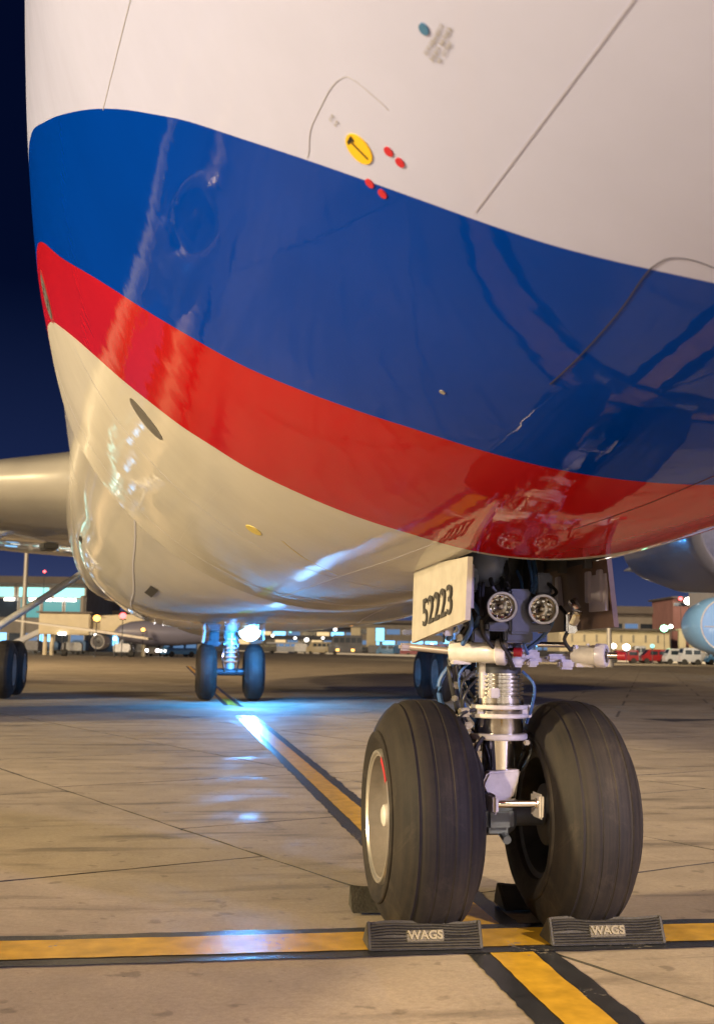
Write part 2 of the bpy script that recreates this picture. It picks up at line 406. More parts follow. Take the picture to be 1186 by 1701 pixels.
# stripe edges, measured as station against angle from the keel
GT = [(0, -3.37), (14, -3.29), (17.4, -3.255), (20, -3.22), (23.2, -3.167), (26.4, -3.11), (29.8, -3.05), (33.4, -2.977), (37.1, -2.884), (41, -2.763), (45.3, -2.597), (50.3, -2.362), (53.1, -2.19), (56.4, -1.961), (60.3, -1.632), (65.7, -1.072), (70.6, -.478), (78.3, .6), (84, 2.), (88, 6), (90, 60)]
GB = [(0, -2.2), (4.7, -2.16), (9.2, -2.109), (13.7, -2.053), (18.3, -1.99), (23, -1.904), (27.6, -1.77), (32.5, -1.589), (37.9, -1.349), (44.3, -1.048), (52.2, -.556), (57.2, -.155), (63.9, .523), (74, 1.707), (79, 2.9), (83, 6), (85, 60)]
GR = [(0, -.655), (3.7, -.645), (7, -.64), (13.6, -.634), (19.7, -.535), (26, -.38), (32.7, -.15), (36.5, -.025), (40.4, .154), (44.7, .352), (49.6, .645), (55.5, 1.072), (63.7, 1.891), (70, 2.8), (76, 5), (79, 60)]
GRP = [(0, -.655), (2.6, -.68), (5.4, -.734), (8.2, -.80), (10.5, -.87), (13.6, -.88), (19.7, -.75), (26, -.52), (32.7, -.22), (40.4, .14), (49.6, .645), (55.5, 1.072), (63.7, 1.891), (70, 2.8), (76, 5), (79, 60)]
def gcub(T, x):
    X = [a for a, _ in T]; Yv = [b for _, b in T]
    if x >= X[-1]: return Yv[-1]
    i = max(k for k in range(len(X)-1) if X[k] <= x)
    def sl(k):
        if k <= 0: return 0.
        if k >= len(X)-1: return (Yv[-1]-Yv[-2])/(X[-1]-X[-2])
        a = (Yv[k]-Yv[k-1])/(X[k]-X[k-1]); b_ = (Yv[k+1]-Yv[k])/(X[k+1]-X[k])
        return 0 if a*b_ <= 0 else 2*a*b_/(a+b_)
    h = X[i+1]-X[i]; t = (x-X[i])/h
    return (2*t**3-3*t*t+1)*Yv[i]+(t**3-2*t*t+t)*h*sl(i)+(-2*t**3+3*t*t)*Yv[i+1]+(t**3-t*t)*h*sl(i+1)

def hull_material():
    m = bpy.data.materials.new('airliner_livery_paint'); m.use_nodes = True; n = m.node_tree; b = n.nodes['Principled BSDF']; L = n.links.new
    def attr(nm):
        a = nd(n, 'ShaderNodeAttribute'); a.attribute_name = nm; return a.outputs['Fac']
    def step(x, w=.0016):
        r = nd(n, 'ShaderNodeMapRange'); r.inputs[1].default_value = -w; r.inputs[2].default_value = w; L(x, r.inputs[0]); return r.outputs[0]
    cur = None
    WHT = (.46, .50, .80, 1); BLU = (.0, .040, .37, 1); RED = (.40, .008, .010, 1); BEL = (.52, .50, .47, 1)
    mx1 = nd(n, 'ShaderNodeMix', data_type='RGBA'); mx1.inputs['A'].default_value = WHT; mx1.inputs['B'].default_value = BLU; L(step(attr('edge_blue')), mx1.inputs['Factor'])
    mx2 = nd(n, 'ShaderNodeMix', data_type='RGBA'); L(mx1.outputs['Result'], mx2.inputs['A']); mx2.inputs['B'].default_value = RED; L(step(attr('edge_red')), mx2.inputs['Factor'])
    mx3 = nd(n, 'ShaderNodeMix', data_type='RGBA'); L(mx2.outputs['Result'], mx3.inputs['A']); mx3.inputs['B'].default_value = BEL; L(step(attr('edge_white')), mx3.inputs['Factor'])
    g = nd(n, 'ShaderNodeNewGeometry')
    z = nd(n, 'ShaderNodeTexNoise'); z.inputs['Scale'].default_value = 1.1; z.inputs['Detail'].default_value = 7; z.inputs['Roughness'].default_value = .6; L(g.outputs['Position'], z.inputs['Vector'])
    r = nd(n, 'ShaderNodeMapRange'); r.inputs[1].default_value = .3; r.inputs[2].default_value = .7; r.inputs[3].default_value = .93; r.inputs[4].default_value = 1.05; L(z.outputs[0], r.inputs[0])
    hs = nd(n, 'ShaderNodeHueSaturation'); L(mx3.outputs['Result'], hs.inputs['Color']); L(r.outputs[0], hs.inputs['Value']); L(hs.outputs[0], b.inputs['Base Color'])
    b.inputs['Roughness'].default_value = .5; b.inputs['Specular IOR Level'].default_value = 0.; b.inputs['Coat Weight'].default_value = .62; b.inputs['Coat Roughness'].default_value = .035; b.inputs['Coat IOR'].default_value = 1.34
    # slight waviness of the skin
    z2 = nd(n, 'ShaderNodeTexNoise'); z2.inputs['Scale'].default_value = 3.2; z2.inputs['Detail'].default_value = 3; z2.inputs['Roughness'].default_value = .45; L(g.outputs['Position'], z2.inputs['Vector'])
    bp = nd(n, 'ShaderNodeBump'); bp.inputs['Strength'].default_value = .22; bp.inputs['Distance'].default_value = .012; L(z2.outputs[0], bp.inputs['Height'])
    L(bp.outputs[0], b.inputs['Coat Normal'])
    return m
M_HULL = hull_material()
M_BELLY = mat('belly_paint', (.52, .50, .47), .35, coat=.8, noise=.07, nscale=1.2)
M_WING = mat('wing_paint', (.28, .265, .25), .35, coat=.7, noise=.07, nscale=1.1)

airliner = tag(empty('airliner'), 'large parked airliner seen from under its nose, white with blue and red stripes', 'airliner')

BX, BY0, BY1 = .31, -.60, .46          # nose gear bay opening
bm = B(); ys = []
y = NT+.002
while y < -4: ys.append(y); y += .07 if y > NT+.5 else .03
y = -4
while y < 3: ys.append(y); y += .05
while y < 14: ys.append(y); y += .2
while y < 58: ys.append(y); y += 1.
ys = sorted(set([round(a, 3) for a in ys]+[BY0, BY1]))
ys = [a for a in ys if a in (BY0, BY1) or min(abs(a-BY0), abs(a-BY1)) > .012]
pb = math.degrees(math.asin(BX/2.28))
degs = sorted(set([d_*1.25 for d_ in range(-144, 144) if abs(abs(d_*1.25)-pb) > .35]+[pb, -pb]))
l1 = bm.verts.layers.float.new('edge_blue'); l2 = bm.verts.layers.float.new('edge_red'); l3 = bm.verts.layers.float.new('edge_white')
gt = {d_: gcub(GT, abs(d_)) if abs(d_) < 90 else 60 for d_ in degs}
gb = {d_: gcub(GB, abs(d_)) if abs(d_) < 85 else 60 for d_ in degs}
gr = {d_: gcub(GR if d_ < 0 else GRP, abs(d_)) if abs(d_) < 79 else 60 for d_ in degs}
rows = []
for y in ys:
    row = []
    for d_ in degs:
        v = bm.verts.new(hull_pt(y, d_)); v[l1] = y-gt[d_]; v[l2] = y-gb[d_]; v[l3] = y-gr[d_]; row.append(v)
    rows.append(row)
for i in range(len(rows)-1):
    for j in range(len(degs)):
        k = (j+1) % len(degs)
        if ys[i] >= BY0-1e-4 and ys[i+1] <= BY1+1e-4 and degs[j] >= -pb-1e-4 and degs[j] < pb-1e-4: continue
        bm.faces.new((rows[i][j], rows[i+1][j], rows[i+1][k], rows[i][k]))
bm.faces.new(rows[0])
fuselage = obj('fuselage', bm, M_HULL, airliner, angle=60)

# ---- marks and fittings on the skin
def on_skin(y, d_, a, t, h):
    """local frame at (y, d_): a along the body, t round it, h out"""
    p = hull_pt(y, d_); n_ = hull_nrm(y, d_); ty = (hull_pt(y+.02, d_)-hull_pt(y-.02, d_)).normalized(); tt = n_.cross(ty).normalized()
    if tt.dot(hull_pt(y, d_+.5)-hull_pt(y, d_-.5)) < 0: tt = -tt
    # follow the curvature
    q = p+ty*a+tt*t; R_ = 2.6; q -= n_*(t*t/(2*R_)); return q+n_*h
def skin_disc(name, y, d_, ra, rt, ma, h=.0012, seg=28, th=.0015, parent=None):
    b_ = B(); top = [b_.verts.new(on_skin(y, d_, ra*math.cos(2*PI*i/seg), rt*math.sin(2*PI*i/seg), h+th)) for i in range(seg)]
    lo = [b_.verts.new(on_skin(y, d_, ra*math.cos(2*PI*i/seg), rt*math.sin(2*PI*i/seg), -.004)) for i in range(seg)]
    c = b_.verts.new(on_skin(y, d_, 0, 0, h+th))
    for i in range(seg):
        j = (i+1) % seg; b_.faces.new((top[i], top[j], c)); b_.faces.new((top[i], lo[i], lo[j], top[j]))
    return obj(name, b_, ma, parent or fuselage, angle=30)
def skin_line(name, pts, w, ma, h=.0012):
    """narrow raised seam through (station, angle) points"""
    b_ = B(); P = []
    for (y0, a0), (y1, a1) in zip(pts, pts[1:]):
        n_ = max(2, int(math.hypot(y1-y0, R(a1-a0)*2.4)/.03))
        for i in range(n_): P.append((y0+(y1-y0)*i/n_, a0+(a1-a0)*i/n_))
    P.append(pts[-1]); Q = [hull_pt(*p) for p in P]; N = [hull_nrm(*p) for p in P]; prev = None
    for i, q in enumerate(Q):
        d = (Q[min(i+1, len(Q)-1)]-Q[max(i-1, 0)]).normalized(); s = N[i].cross(d)*w/2
        cur = [b_.verts.new(q+s-N[i]*.002), b_.verts.new(q+s+N[i]*h), b_.verts.new(q-s+N[i]*h), b_.verts.new(q-s-N[i]*.002)]
        if prev:
            for k in range(3): b_.faces.new((prev[k], cur[k], cur[k+1], prev[k+1]))
        prev = cur
    return obj(name, b_, ma, fuselage, angle=30)
def cr_pts(P, n=6):
    out = []
    for i in range(len(P)-1):
        p0 = P[max(i-1, 0)]; p1 = P[i]; p2 = P[i+1]; p3 = P[min(i+2, len(P)-1)]
        for k in range(n):
            t = k/n; out.append(tuple(.5*((2*p1[q])+(p2[q]-p0[q])*t+(2*p0[q]-5*p1[q]+4*p2[q]-p3[q])*t*t+(3*p1[q]-p0[q]-3*p2[q]+p3[q])*t**3) for q in (0, 1)))
    out.append(P[-1]); return out
M_STICK = mat('yellow_sticker', (.80, .50, .02), .4); M_RDOT = mat('red_dot_paint', (.50, .02, .04), .4); M_BDOT = mat('blue_dot_paint', (.05, .16, .35), .4)
M_SEAMW = mat('seam_shade_white', (.38, .38, .46), .5); M_SEAMD = mat('seam_shade_dark', (.03, .03, .06), .5); M_PLATE = mat('bare_metal_plate', (.20, .19, .175), .4, .6, noise=.25, nscale=15)
st = tag(skin_disc('hammer_sticker', -2.957, -38.4, .036, .036, M_STICK, seg=40), 'round yellow sticker with black hammer symbol')
b_ = B()
def skin_poly(b_, y, d_, pts, h=.0032):
    vs = [b_.verts.new(on_skin(y, d_, a, t, h)) for a, t in pts]; b_.faces.new(vs)
skin_poly(b_, -2.957, -38.4, [(-.0030, -.022), (.0030, -.022), (.0030, .028), (-.0030, .028)])
skin_poly(b_, -2.957, -38.4, [(-.016, -.029), (.010, -.029), (.016, -.024), (.010, -.0215), (-.016, -.0215)])
skin_poly(b_, -2.957, -38.4, [(-.014, -.0214), (-.004, -.0214), (-.006, -.015), (-.014, -.017)])
obj('hammer_symbol', b_, M_BLACK, fuselage, False)
for y, d_ in ((-3.027, -36.8), (-3.026, -35.9), (-2.888, -36.8), (-2.892, -35.8)): skin_disc('red_dot', y, d_, .0115, .0115, M_RDOT)
skin_disc('blue_dot', -3.376, -38.5, .011, .011, M_BDOT)
def stencil(y0, y1, d0, rows_, hh):
    """lettering too small to read: rows of short strokes"""
    b_ = B()
    for r_ in range(rows_):
        a = y0
        while a > y1:
            w = random.uniform(.003, .006); dd = d0+r_*.42
            ps = [(0, -hh/2), (-w*.45, -hh/2), (-w*.45, hh/2*random.choice((1, .3, 1))), (0, hh/2)]
            skin_poly(b_, a, dd, ps, .0022)
            if random.random() < .6: skin_poly(b_, a-w*.5, dd, [(0, -hh*.1), (-w*.5, -hh*.1), (-w*.5, hh*.12), (0, hh*.12)], .0022)
            a -= w+.0022
            if random.random() < .15: a -= .006
    return obj('stencil_lettering', b_, M_GREYPRINT, fuselage, False)
stencil(-3.331, -3.424, -37.75, 2, .011)
stencil(-3.340, -3.400, -36.95, 1, .010)
stencil(-2.955, -2.978, -40.75, 2, .008)
skin_disc('lamp_spot', -2.247, -24.4, .009, .009, M_GREYPRINT)  # small disc drawn for the spot of a red lamp on the skin
skin_disc('static_port_plate', .815, -45.0, .125, .135, M_PLATE, seg=36)
skin_disc('static_port_rim', 2.35, -71.0, .24, .17, mat('port_rim', (.42, .05, .05), .3, .3), seg=36)
skin_disc('static_port_plate', 2.35, -71.0, .20, .14, M_PLATE, h=.004, seg=36)
for k_ in range(3):
    for s_ in (-1, 1): skin_disc('static_port_hole', 2.35+k_*.09-.09, -71.0+s_*1.1, .012, .012, M_BLACK, h=.006, seg=10)
skin_line('panel_seam', [(-4.6, -31.1), (-3.9, -30.9), (-3.06, -30.7)], .0034, mat('seam_shade_pale', (.40, .41, .60), .5))
skin_line('panel_seam', [(-3.6, -55.5), (-2.45, -58.1), (-1.72, -59.2)], .0022, M_SEAMW)
skin_line('access_door_outline', cr_pts([(-2.775, -41.0), (-2.801, -41.1), (-2.868, -41.6), (-2.951, -41.65), (-3.038, -41.6), (-3.095, -41.25), (-3.119, -40.6), (-3.13, -38.8), (-3.13, -38.0)]), .0011, M_SEAMW)
skin_line('panel_seam', cr_pts([(-2.6, -19.4), (-2.797, -19.6), (-3.02, -20.1), (-3.162, -20.7), (-3.215, -20.85)]), .0026, M_SEAMD)
skin_line('panel_seam', cr_pts([(-3.215, -20.85), (-3.26, -20.6), (-3.287, -19.7), (-3.297, -18.1), (-3.30, -15)]), .0012, M_SEAMD)
skin_line('panel_seam', [(-2.6, -2.4), (-2.299, -2.3), (-1.9, -2.9), (-1.405, -4.2)], .003, mat('seam_shade_deep', (.10, .012, .02), .5))
M_YLINE = mat('yellow_marking_paint', (.62, .50, .12), .5)
skin_line('yellow_marking', [(1.02, -22.8), (1.256, -19.1), (1.489, -13.1)], .008, M_YLINE)
skin_disc('yellow_patch', 1.2, -26.4, .10, .05, M_YLINE)
skin_line('panel_seam', [(1.7, -60), (1.7, -40), (1.7, -20), (1.7, -8), (1.7, 0), (1.7, 20), (1.7, 40)], .003, M_SEAMW)
skin_line('panel_seam', [(-.58, -12), (.4, -12.4), (1.7, -12.6), (4.4, -12.8)], .003, M_SEAMW)
skin_line('panel_seam', [(4.2, -70), (4.2, -50), (4.2, -30), (4.2, 0), (4.2, 30)], .003, M_SEAMW)

def rivets(pts, sp=.035):
    b_ = B()
    for (y0, a0), (y1, a1) in zip(pts, pts[1:]):
        n_ = int(math.hypot(y1-y0, R(a1-a0)*2.3)/sp)
        for i in range(n_):
            y = y0+(y1-y0)*i/n_; d_ = a0+(a1-a0)*i/n_; vs = [b_.verts.new(on_skin(y, d_, .0035*math.cos(k*PI/3), .0035*math.sin(k*PI/3), .0009)) for k in range(6)]; b_.faces.new(vs)
    o = obj('rivet_row', b_, mat('rivet_shade', (.36, .35, .37), .5), fuselage, False); o['kind'] = 'stuff'
rivets([(1.66, -58), (1.66, -12)]); rivets([(1.74, -58), (1.74, -12)]); rivets([(-.5, -11.2), (1.6, -11.6)]); rivets([(1.8, -12.0), (4.1, -12.2)]); rivets([(4.16, -60), (4.16, -14)], .05)
rivets([(.6, -33), (4.1, -33.6)], .045)
# ---- nose gear bay: inner walls and roof, inside the skin
b_ = B(); zt = 2.35
def hz(x, y): return hull_pt(y, math.degrees(math.asin(min(.99, x/tabv(TW, y))))).z
n_ = 8
for sx in (-1, 1):
    for i in range(n_):
        y0 = BY0+(BY1-BY0)*i/n_; y1 = BY0+(BY1-BY0)*(i+1)/n_
        pa = hull_pt(y0, sx*pb); pc = hull_pt(y1, sx*pb); b_.faces.new([b_.verts.new(p) for p in (pa, pc, (pc.x, y1, zt), (pa.x, y0, zt))])
for yy in (BY0, BY1): b_.faces.new([b_.verts.new(p) for p in ((-BX, yy, hz(BX, yy)), (BX, yy, hz(BX, yy)), (BX, yy, zt), (-BX, yy, zt))])
b_.faces.new([b_.verts.new(p) for p in ((-BX, BY0, zt), (BX, BY0, zt), (BX, BY1, zt), (-BX, BY1, zt))])
for k_ in range(3):
    yy = BY0+.25+k_*.33
    for sx in (-1, 1): box(b_, (sx*(BX-.02), yy, 2.0), (.035, .03, .68))
    box(b_, (0, yy, zt-.03), (2*BX, .03, .05))
bay = obj('nose_gear_bay', b_, M_BAY, airliner, False)
b_ = B(); lathe(b_, [(0, .0), (.02, .05), (.06, .085), (.12, .10), (.3, .10)], (-.075, -.05, 1.585), (0, .25, 1), 24)
obj('retraction_bottle', b_, mat('blue_grey_paint', (.16, .20, .30), .35, noise=.15), bay)

# ---- gear doors
def door(x, yn, yf, ztn, ztf, zbn, zbf, splay, ma_out, ma_in, outer):
    """slab from near to far edge, outer face on the outer side"""
    b_ = B(); t = .022; o_ = outer
    A = [(x, yn, ztn), (x+splay, yn, zbn), (x+splay, yf, zbf), (x, yf, ztf)]
    o1 = [b_.verts.new(p) for p in A]; i1 = [b_.verts.new((p[0]-o_*t, p[1], p[2])) for p in A]
    f = b_.faces.new(o1); f.material_index = 0; f = b_.faces.new(i1); f.material_index = 1
    for k in range(4):
        f = b_.faces.new((o1[k], o1[(k+1) % 4], i1[(k+1) % 4], i1[k])); f.material_index = 0
    return obj('gear_door', b_, [ma_out, ma_in], airliner, False)
dl = door(-.325, -.62, .42, 1.675, 1.70, 1.415, 1.325, -.01, mat('door_outer_paint', (.42, .39, .34), .45, noise=.14, nscale=9), M_BROWN, -1)
dl['label'] = 'cream nose gear door bearing the number 52223'
me = text_mesh('52223', .158, .0015, .0012)
t_ = bpy.data.objects.new('door_number', me); me.materials.append(mat('faded_black_print', (.045, .042, .04), .6)); C.objects.link(t_); t_.parent = dl
ang = math.atan2(1.415-1.325, 1.04)
# lettering stands on the outboard face, reads from aft to forward, baseline parallel to the lower edge
Zt = Vector((-1, 0, 0)); Xt = Vector((0, -math.cos(ang), math.sin(ang))); Yt = Zt.cross(Xt)
t_.matrix_world = Matrix(((Xt.x*1.5, Yt.x*1.15, Zt.x, -.3375), (Xt.y*1.5, Yt.y*1.15, Zt.y, -.12), (Xt.z*1.5, Yt.z*1.15, Zt.z, 1.482), (0, 0, 0, 1)))
dr = door(.335, -.52, .50, 1.69, 1.70, 1.40, 1.385, .03, M_BROWN, M_BROWN, 1)
dr['label'] = 'nose gear door with its brown inner face towards the strut'
b_ = B()
for yy in (-.44, -.30, .1): box(b_, (.318, yy, 1.58), (.03, .05, .14), bev=.004)
box(b_, (.32, -.40, 1.55), (.012, .20, .16)); box(b_, (-.298, -.56, 1.555), (.012, .07, .18))
obj('door_hinge', b_, mat('lavender_grey_paint', (.30, .28, .36), .4), dr, False)
b_ = B(); tube(b_, [(.24, -.3, 1.42), (.25, -.33, 1.47), (.235, -.31, 1.52)], .022); box(b_, (.235, -.28, 1.42), (.05, .05, .09), bev=.008)
obj('door_actuator', b_, M_STEEL, dr)

# ---- nose gear strut
SX, SY = .01, .08
b_ = B()
lathe(b_, [(0, .088), (.02, .088), (.02, .112), (.05, .115), (.13, .112), (.14, .118), (.17, .118), (.172, .112), (.2, .112), (.2, .12)], (SX, SY, .885), (0, 0, 1), 40)
strut = obj('nose_gear_strut', b_, M_STEEL, airliner); strut['label'] = 'polished nose gear strut between the two nose wheels'
def sub(name, b_, ma, parent=strut, **k): return obj(name, b_, ma, parent, **k)
b_ = B(); cyl(b_, (SX, SY, .62), (SX, SY, .90), .078, seg=40); sub('piston', b_, M_CHROME)
b_ = B(); lathe(b_, [(0, .09), (0, .128), (.006, .134), (.022, .134), (.028, .128), (.028, .09)], (SX, SY, .885), (0, 0, 1), 40, cap=False); sub('collar', b_, M_WHITE)
b_ = B()
for z in (.985, 1.025): lathe(b_, [(0, .10), (0, .134), (.005, .138), (.015, .138), (.02, .134), (.02, .10)], (SX, SY, z), (0, 0, 1), 40, cap=False)
box(b_, (SX+.135, SY-.03, 1.015), (.02, .05, .058), bev=.004)
for sx in (-1, 1): box(b_, (SX+sx*.105, SY-.055, 1.015), (.03, .03, .03), bev=.004)
sub('clamp_ring', b_, M_WHITE)
b_ = B(); lathe(b_, [(0, .118), (.03, .118), (.03, .10), (.045, .10)], (SX, SY, 1.045), (0, 0, 1), 40)
for k_ in range(5): lathe(b_, [(0, .102), (.002, .113), (.012, .113), (.014, .102)], (SX+.005, SY, 1.092+k_*.019), (0, 0, 1), 40, cap=False)
cyl(b_, (SX+.005, SY, 1.08), (SX+.005, SY, 1.20), .100, seg=40); sub('gland_rings', b_, M_STEEL)
b_ = B(); cyl(b_, (SX-.085, SY-.045, 1.075), (SX-.085, SY-.045, 1.24), .022, seg=14); box(b_, (SX-.05, SY-.1, 1.10), (.05, .03, .045), bev=.006); sub('side_reservoir', b_, M_WHITE)
b_ = B(); cyl(b_, (SX, SY, 1.19), (SX, SY, 1.42), .105, seg=40); cyl(b_, (SX, SY, 1.42), (SX, SY+.05, 2.3), .12, seg=32)
box(b_, (SX, SY+.02, 1.46), (.34, .12, .09), bev=.015)
for sx in (-1, 1): cyl(b_, (SX+sx*.14, SY+.02, 1.46), (SX+sx*.26, SY+.3, 2.25), .03, seg=12)
sub('upper_cylinder', b_, M_DARK)
# fork, tow fitting, axle
b_ = B()
prism(b_, [(SX-.078, .745), (SX+.080, .755), (SX+.062, .70), (SX+.040, .625), (SX-.055, .615), (SX-.072, .66), (SX-.105, .672), (SX-.10, .70)], SY-.105, SY+.06, 'Y')
bmesh.ops.bevel(b_, geom=[e_ for e_ in b_.edges], offset=.010, segments=2, affect='EDGES')
lathe(b_, [(0, .085), (.09, .10), (.12, .10)], (SX, SY+.03, .60), (0, 0, 1), 32)
sub('fork', b_, M_WHITE)
b_ = B(); box(b_, (-.062, SY-.145, .612), (.026, .14, .085), bev=.011); box(b_, (.150, SY-.145, .600), (.022, .14, .11), bev=.010); sub('tow_lug', b_, M_WHITE)
b_ = B(); cyl(b_, (-.058, SY-.175, .612), (.155, SY-.175, .612), .0175, seg=20); cyl(b_, (.13, SY-.175, .612), (.165, SY-.175, .612), .024, seg=16); sub('tow_pin', b_, M_CHROME)
AY = .20; AZ = .527
b_ = B(); cyl(b_, (-.36, AY, AZ), (.40, AY, AZ), .055, seg=28); lathe(b_, [(0, .075), (.03, .095), (.17, .095), (.20, .075)], (-.09, AY-.01, AZ), (1, 0, 0), 32)
box(b_, (SX, AY-.10, .52), (.15, .10, .13), bev=.03); cyl(b_, (SX+.03, AY-.16, .43), (SX+.03, AY-.05, .46), .02, seg=10)
sub('axle', b_, mat('blue_grey_casting', (.14, .17, .26), .4, .3, noise=.2, nscale=12))
b_ = B()
for sx in (-1, 1):
    prism(b_, [(SY+.08, .66), (SY+.12, .62), (SY+.36, .80), (SY+.36, .84)], SX+sx*.06-.012, SX+sx*.06+.012, 'X'); prism(b_, [(SY+.10, 1.02), (SY+.10, .98), (SY+.34, .80), (SY+.38, .83)], SX+sx*.045-.012, SX+sx*.045+.012, 'X')
cyl(b_, (SX-.09, SY+.36, .82), (SX+.09, SY+.36, .82), .022, seg=14); sub('torque_link', b_, M_DARK)
# steering actuators: white cylinders with piston rods
def actuator(x0, x1, y, z, r, sl=-.55, rod=.07):
    b_ = B(); a = Vector((x0, y, z)); d = Vector((1, sl, 0)).normalized(); L_ = (x1-x0)/d.x
    lathe(b_, [(0, r*.55), (0, r*.9), (.01, r), (L_*.55, r), (L_*.58, r*1.05), (L_-.05, r*1.05), (L_-.045, r*1.22), (L_-.008, r*1.22), (L_, r*1.12), (L_, r*.72), (L_-.03, r*.66), (L_-.03, r*.3)], a, d, 36, cap=False)
    box(b_, a+d*L_*.45+Vector((0, 0, r*1.05)), (.016, .016, .014), bev=.003)
    box(b_, a+d*.05+Vector((0, 0, -r*1.0)), (.09, .05, .018), bev=.004)
    o = sub('steering_actuator', b_, M_WHITE)
    b_ = B(); cyl(b_, a+d*(L_-.04), a+d*(L_+rod), r*.36, seg=20); sub('actuator_rod', b_, M_STEEL)
    b_ = B(); cyl(b_, a+d*(L_+rod*.75), a+d*(L_+rod*.75+.035), r*.42, seg=18); sub('red_collar', b_, M_RED)
    return o
actuator(-.235, .000, .03, 1.288, .050, -.5, .045)
actuator(.325, .452, -.06, 1.278, .045, -.75, .07)
b_ = B(); cyl(b_, (-.23, .04, 1.288), (-.40, .13, 1.305), .016, seg=12); box(b_, (-.42, .14, 1.305), (.07, .04, .035), bev=.01); sub('actuator_rod', b_, mat('pink_grey_metal', (.42, .36, .34), .35, .4))
b_ = B()
box(b_, (.11, -.05, 1.275), (.10, .07, .05), bev=.01); box(b_, (.05, -.07, 1.245), (.07, .05, .05), bev=.012); box(b_, (.26, -.05, 1.265), (.12, .05, .035), bev=.01)
box(b_, (.285, -.08, 1.235), (.075, .05, .045), bev=.012); box(b_, (.33, -.08, 1.30), (.03, .05, .05), bev=.008); box(b_, (.19, -.02, 1.255), (.24, .04, .022), bev=.005)
box(b_, (.12, -.09, 1.24), (.05, .04, .035), bev=.008)
sub('steering_bracket', b_, mat('pale_bracket_paint', (.44, .43, .50), .35, .1, noise=.2, nscale=30))
b_ = B(); cyl(b_, (.16, -.03, 1.325), (.30, -.05, 1.325), .013, seg=12); cyl(b_, (.02, -.03, 1.335), (.10, -.03, 1.335), .012, seg=12); sub('hydraulic_pipe', b_, M_CHROME)
# taxi lamps
def headlamp(x, y, z):
    d = Vector((-.16, -1, -.03)).normalized(); p = Vector((x, y, z))
    b_ = B(); lathe(b_, [(.05, .03), (.05, .055), (.0, .068), (-.012, .069), (-.018, .066), (-.018, .057), (-.008, .056)], p, -d, 36, cap=False)
    o = sub('headlamp', b_, mat('lamp_bezel', (.36, .36, .42), .3, .8), angle=25)
    b_ = B(); lathe(b_, [(-.05, 0), (-.048, .012), (-.042, .028), (-.028, .044), (-.004, .0565)], p, d, 32, cap=False)
    for k_ in range(9):
        a_ = k_*2*PI/9; q = d.to_track_quat('Z', 'Y').to_matrix(); box(b_, p+q@Vector((math.cos(a_)*.036, math.sin(a_)*.036, -.028)), (.012, .008, .004), q)
    sub('reflector', b_, mat('lamp_mirror', (.85, .84, .82), .06, 1.), parent=o, angle=20)
    b_ = B(); lathe(b_, [(-.04, .010), (-.008, .011), (-.002, .006), (-.002, 0)], p, d, 16, cap=False); sub('bulb', b_, mat('bulb_metal', (.3, .27, .22), .2, .6), parent=o)
headlamp(-.068, -.24, 1.487); headlamp(.122, -.24, 1.480)
b_ = B(); box(b_, (.027, -.19, 1.47), (.10, .05, .20), bev=.01); box(b_, (.027, -.17, 1.40), (.30, .06, .04), bev=.01)
box(b_, (-.13, -.1, 1.36), (.08, .06, .06), bev=.008); box(b_, (.03, -.16, 1.375), (.13, .05, .09), bev=.01); box(b_, (.16, -.1, 1.6), (.08, .1, .1), bev=.01); box(b_, (-.16, -.05, 1.62), (.06, .08, .12), bev=.01)
sub('lamp_bracket', b_, mat('blue_black_paint', (.06, .07, .11), .35, .2, noise=.3))
random.seed(11)
HP = [([(-.16, -.1, 1.62), (-.2, -.16, 1.5), (-.18, -.14, 1.4), (-.2, -.06, 1.32)], .011), ([(-.12, -.12, 1.60), (-.145, -.18, 1.45), (-.12, -.14, 1.36), (-.06, -.10, 1.30)], .009),
      ([(.16, -.12, 1.62), (.2, -.2, 1.56), (.12, -.22, 1.53), (.05, -.15, 1.57)], .008), ([(.19, -.08, 1.6), (.20, -.15, 1.45), (.16, -.12, 1.36), (.1, -.07, 1.30)], .010),
      ([(-.02, -.1, 1.40), (-.04, -.14, 1.33), (0, -.12, 1.27), (.03, -.09, 1.22)], .009), ([(-.14, .12, 1.40), (-.22, .1, 1.25), (-.19, .1, 1.05), (-.14, .12, .92)], .013),
      ([(-.12, .14, 1.3), (-.25, .16, 1.15), (-.22, .16, .98), (-.12, .17, .86)], .013), ([(-.12, .02, 1.02), (-.19, .0, 1.0), (-.2, .04, .92), (-.13, .08, .85)], .010),
      ([(.12, .12, .95), (.14, .1, .84), (.12, .12, .76), (.1, .16, .66)], .010), ([(.05, -.14, 1.43), (.09, -.17, 1.38), (.07, -.13, 1.33), (.1, -.09, 1.28)], .007),
      ([(.25, -.1, 1.5), (.28, -.16, 1.42), (.26, -.13, 1.35), (.3, -.1, 1.3)], .009), ([(-.09, -.02, .9), (-.13, -.03, .84), (-.10, -.02, .76), (-.08, .02, .68)], .010),
      ([(-.25, .0, 1.60), (-.26, -.08, 1.50), (-.235, -.06, 1.42), (-.255, 0, 1.34)], .010)]
for k_ in range(12):
    x0 = random.uniform(-.24, .26); x1 = x0+random.uniform(-.08, .08)
    HP.append(([(x0, random.uniform(-.1, .1), 1.72), (x0+random.uniform(-.03, .03), random.uniform(-.16, 0), 1.58), (x1, random.uniform(-.16, .02), 1.45), (x1+random.uniform(-.05, .05), .0, 1.33)], random.choice((.006, .008, .011))))
for k_ in range(5):
    z0 = 1.0+.05*k_; HP.append(([(-.11, .03, z0+.16), (-.17-.012*k_, .02, z0+.08), (-.16, .05, z0-.06), (-.10, .08, z0-.14)], .006))
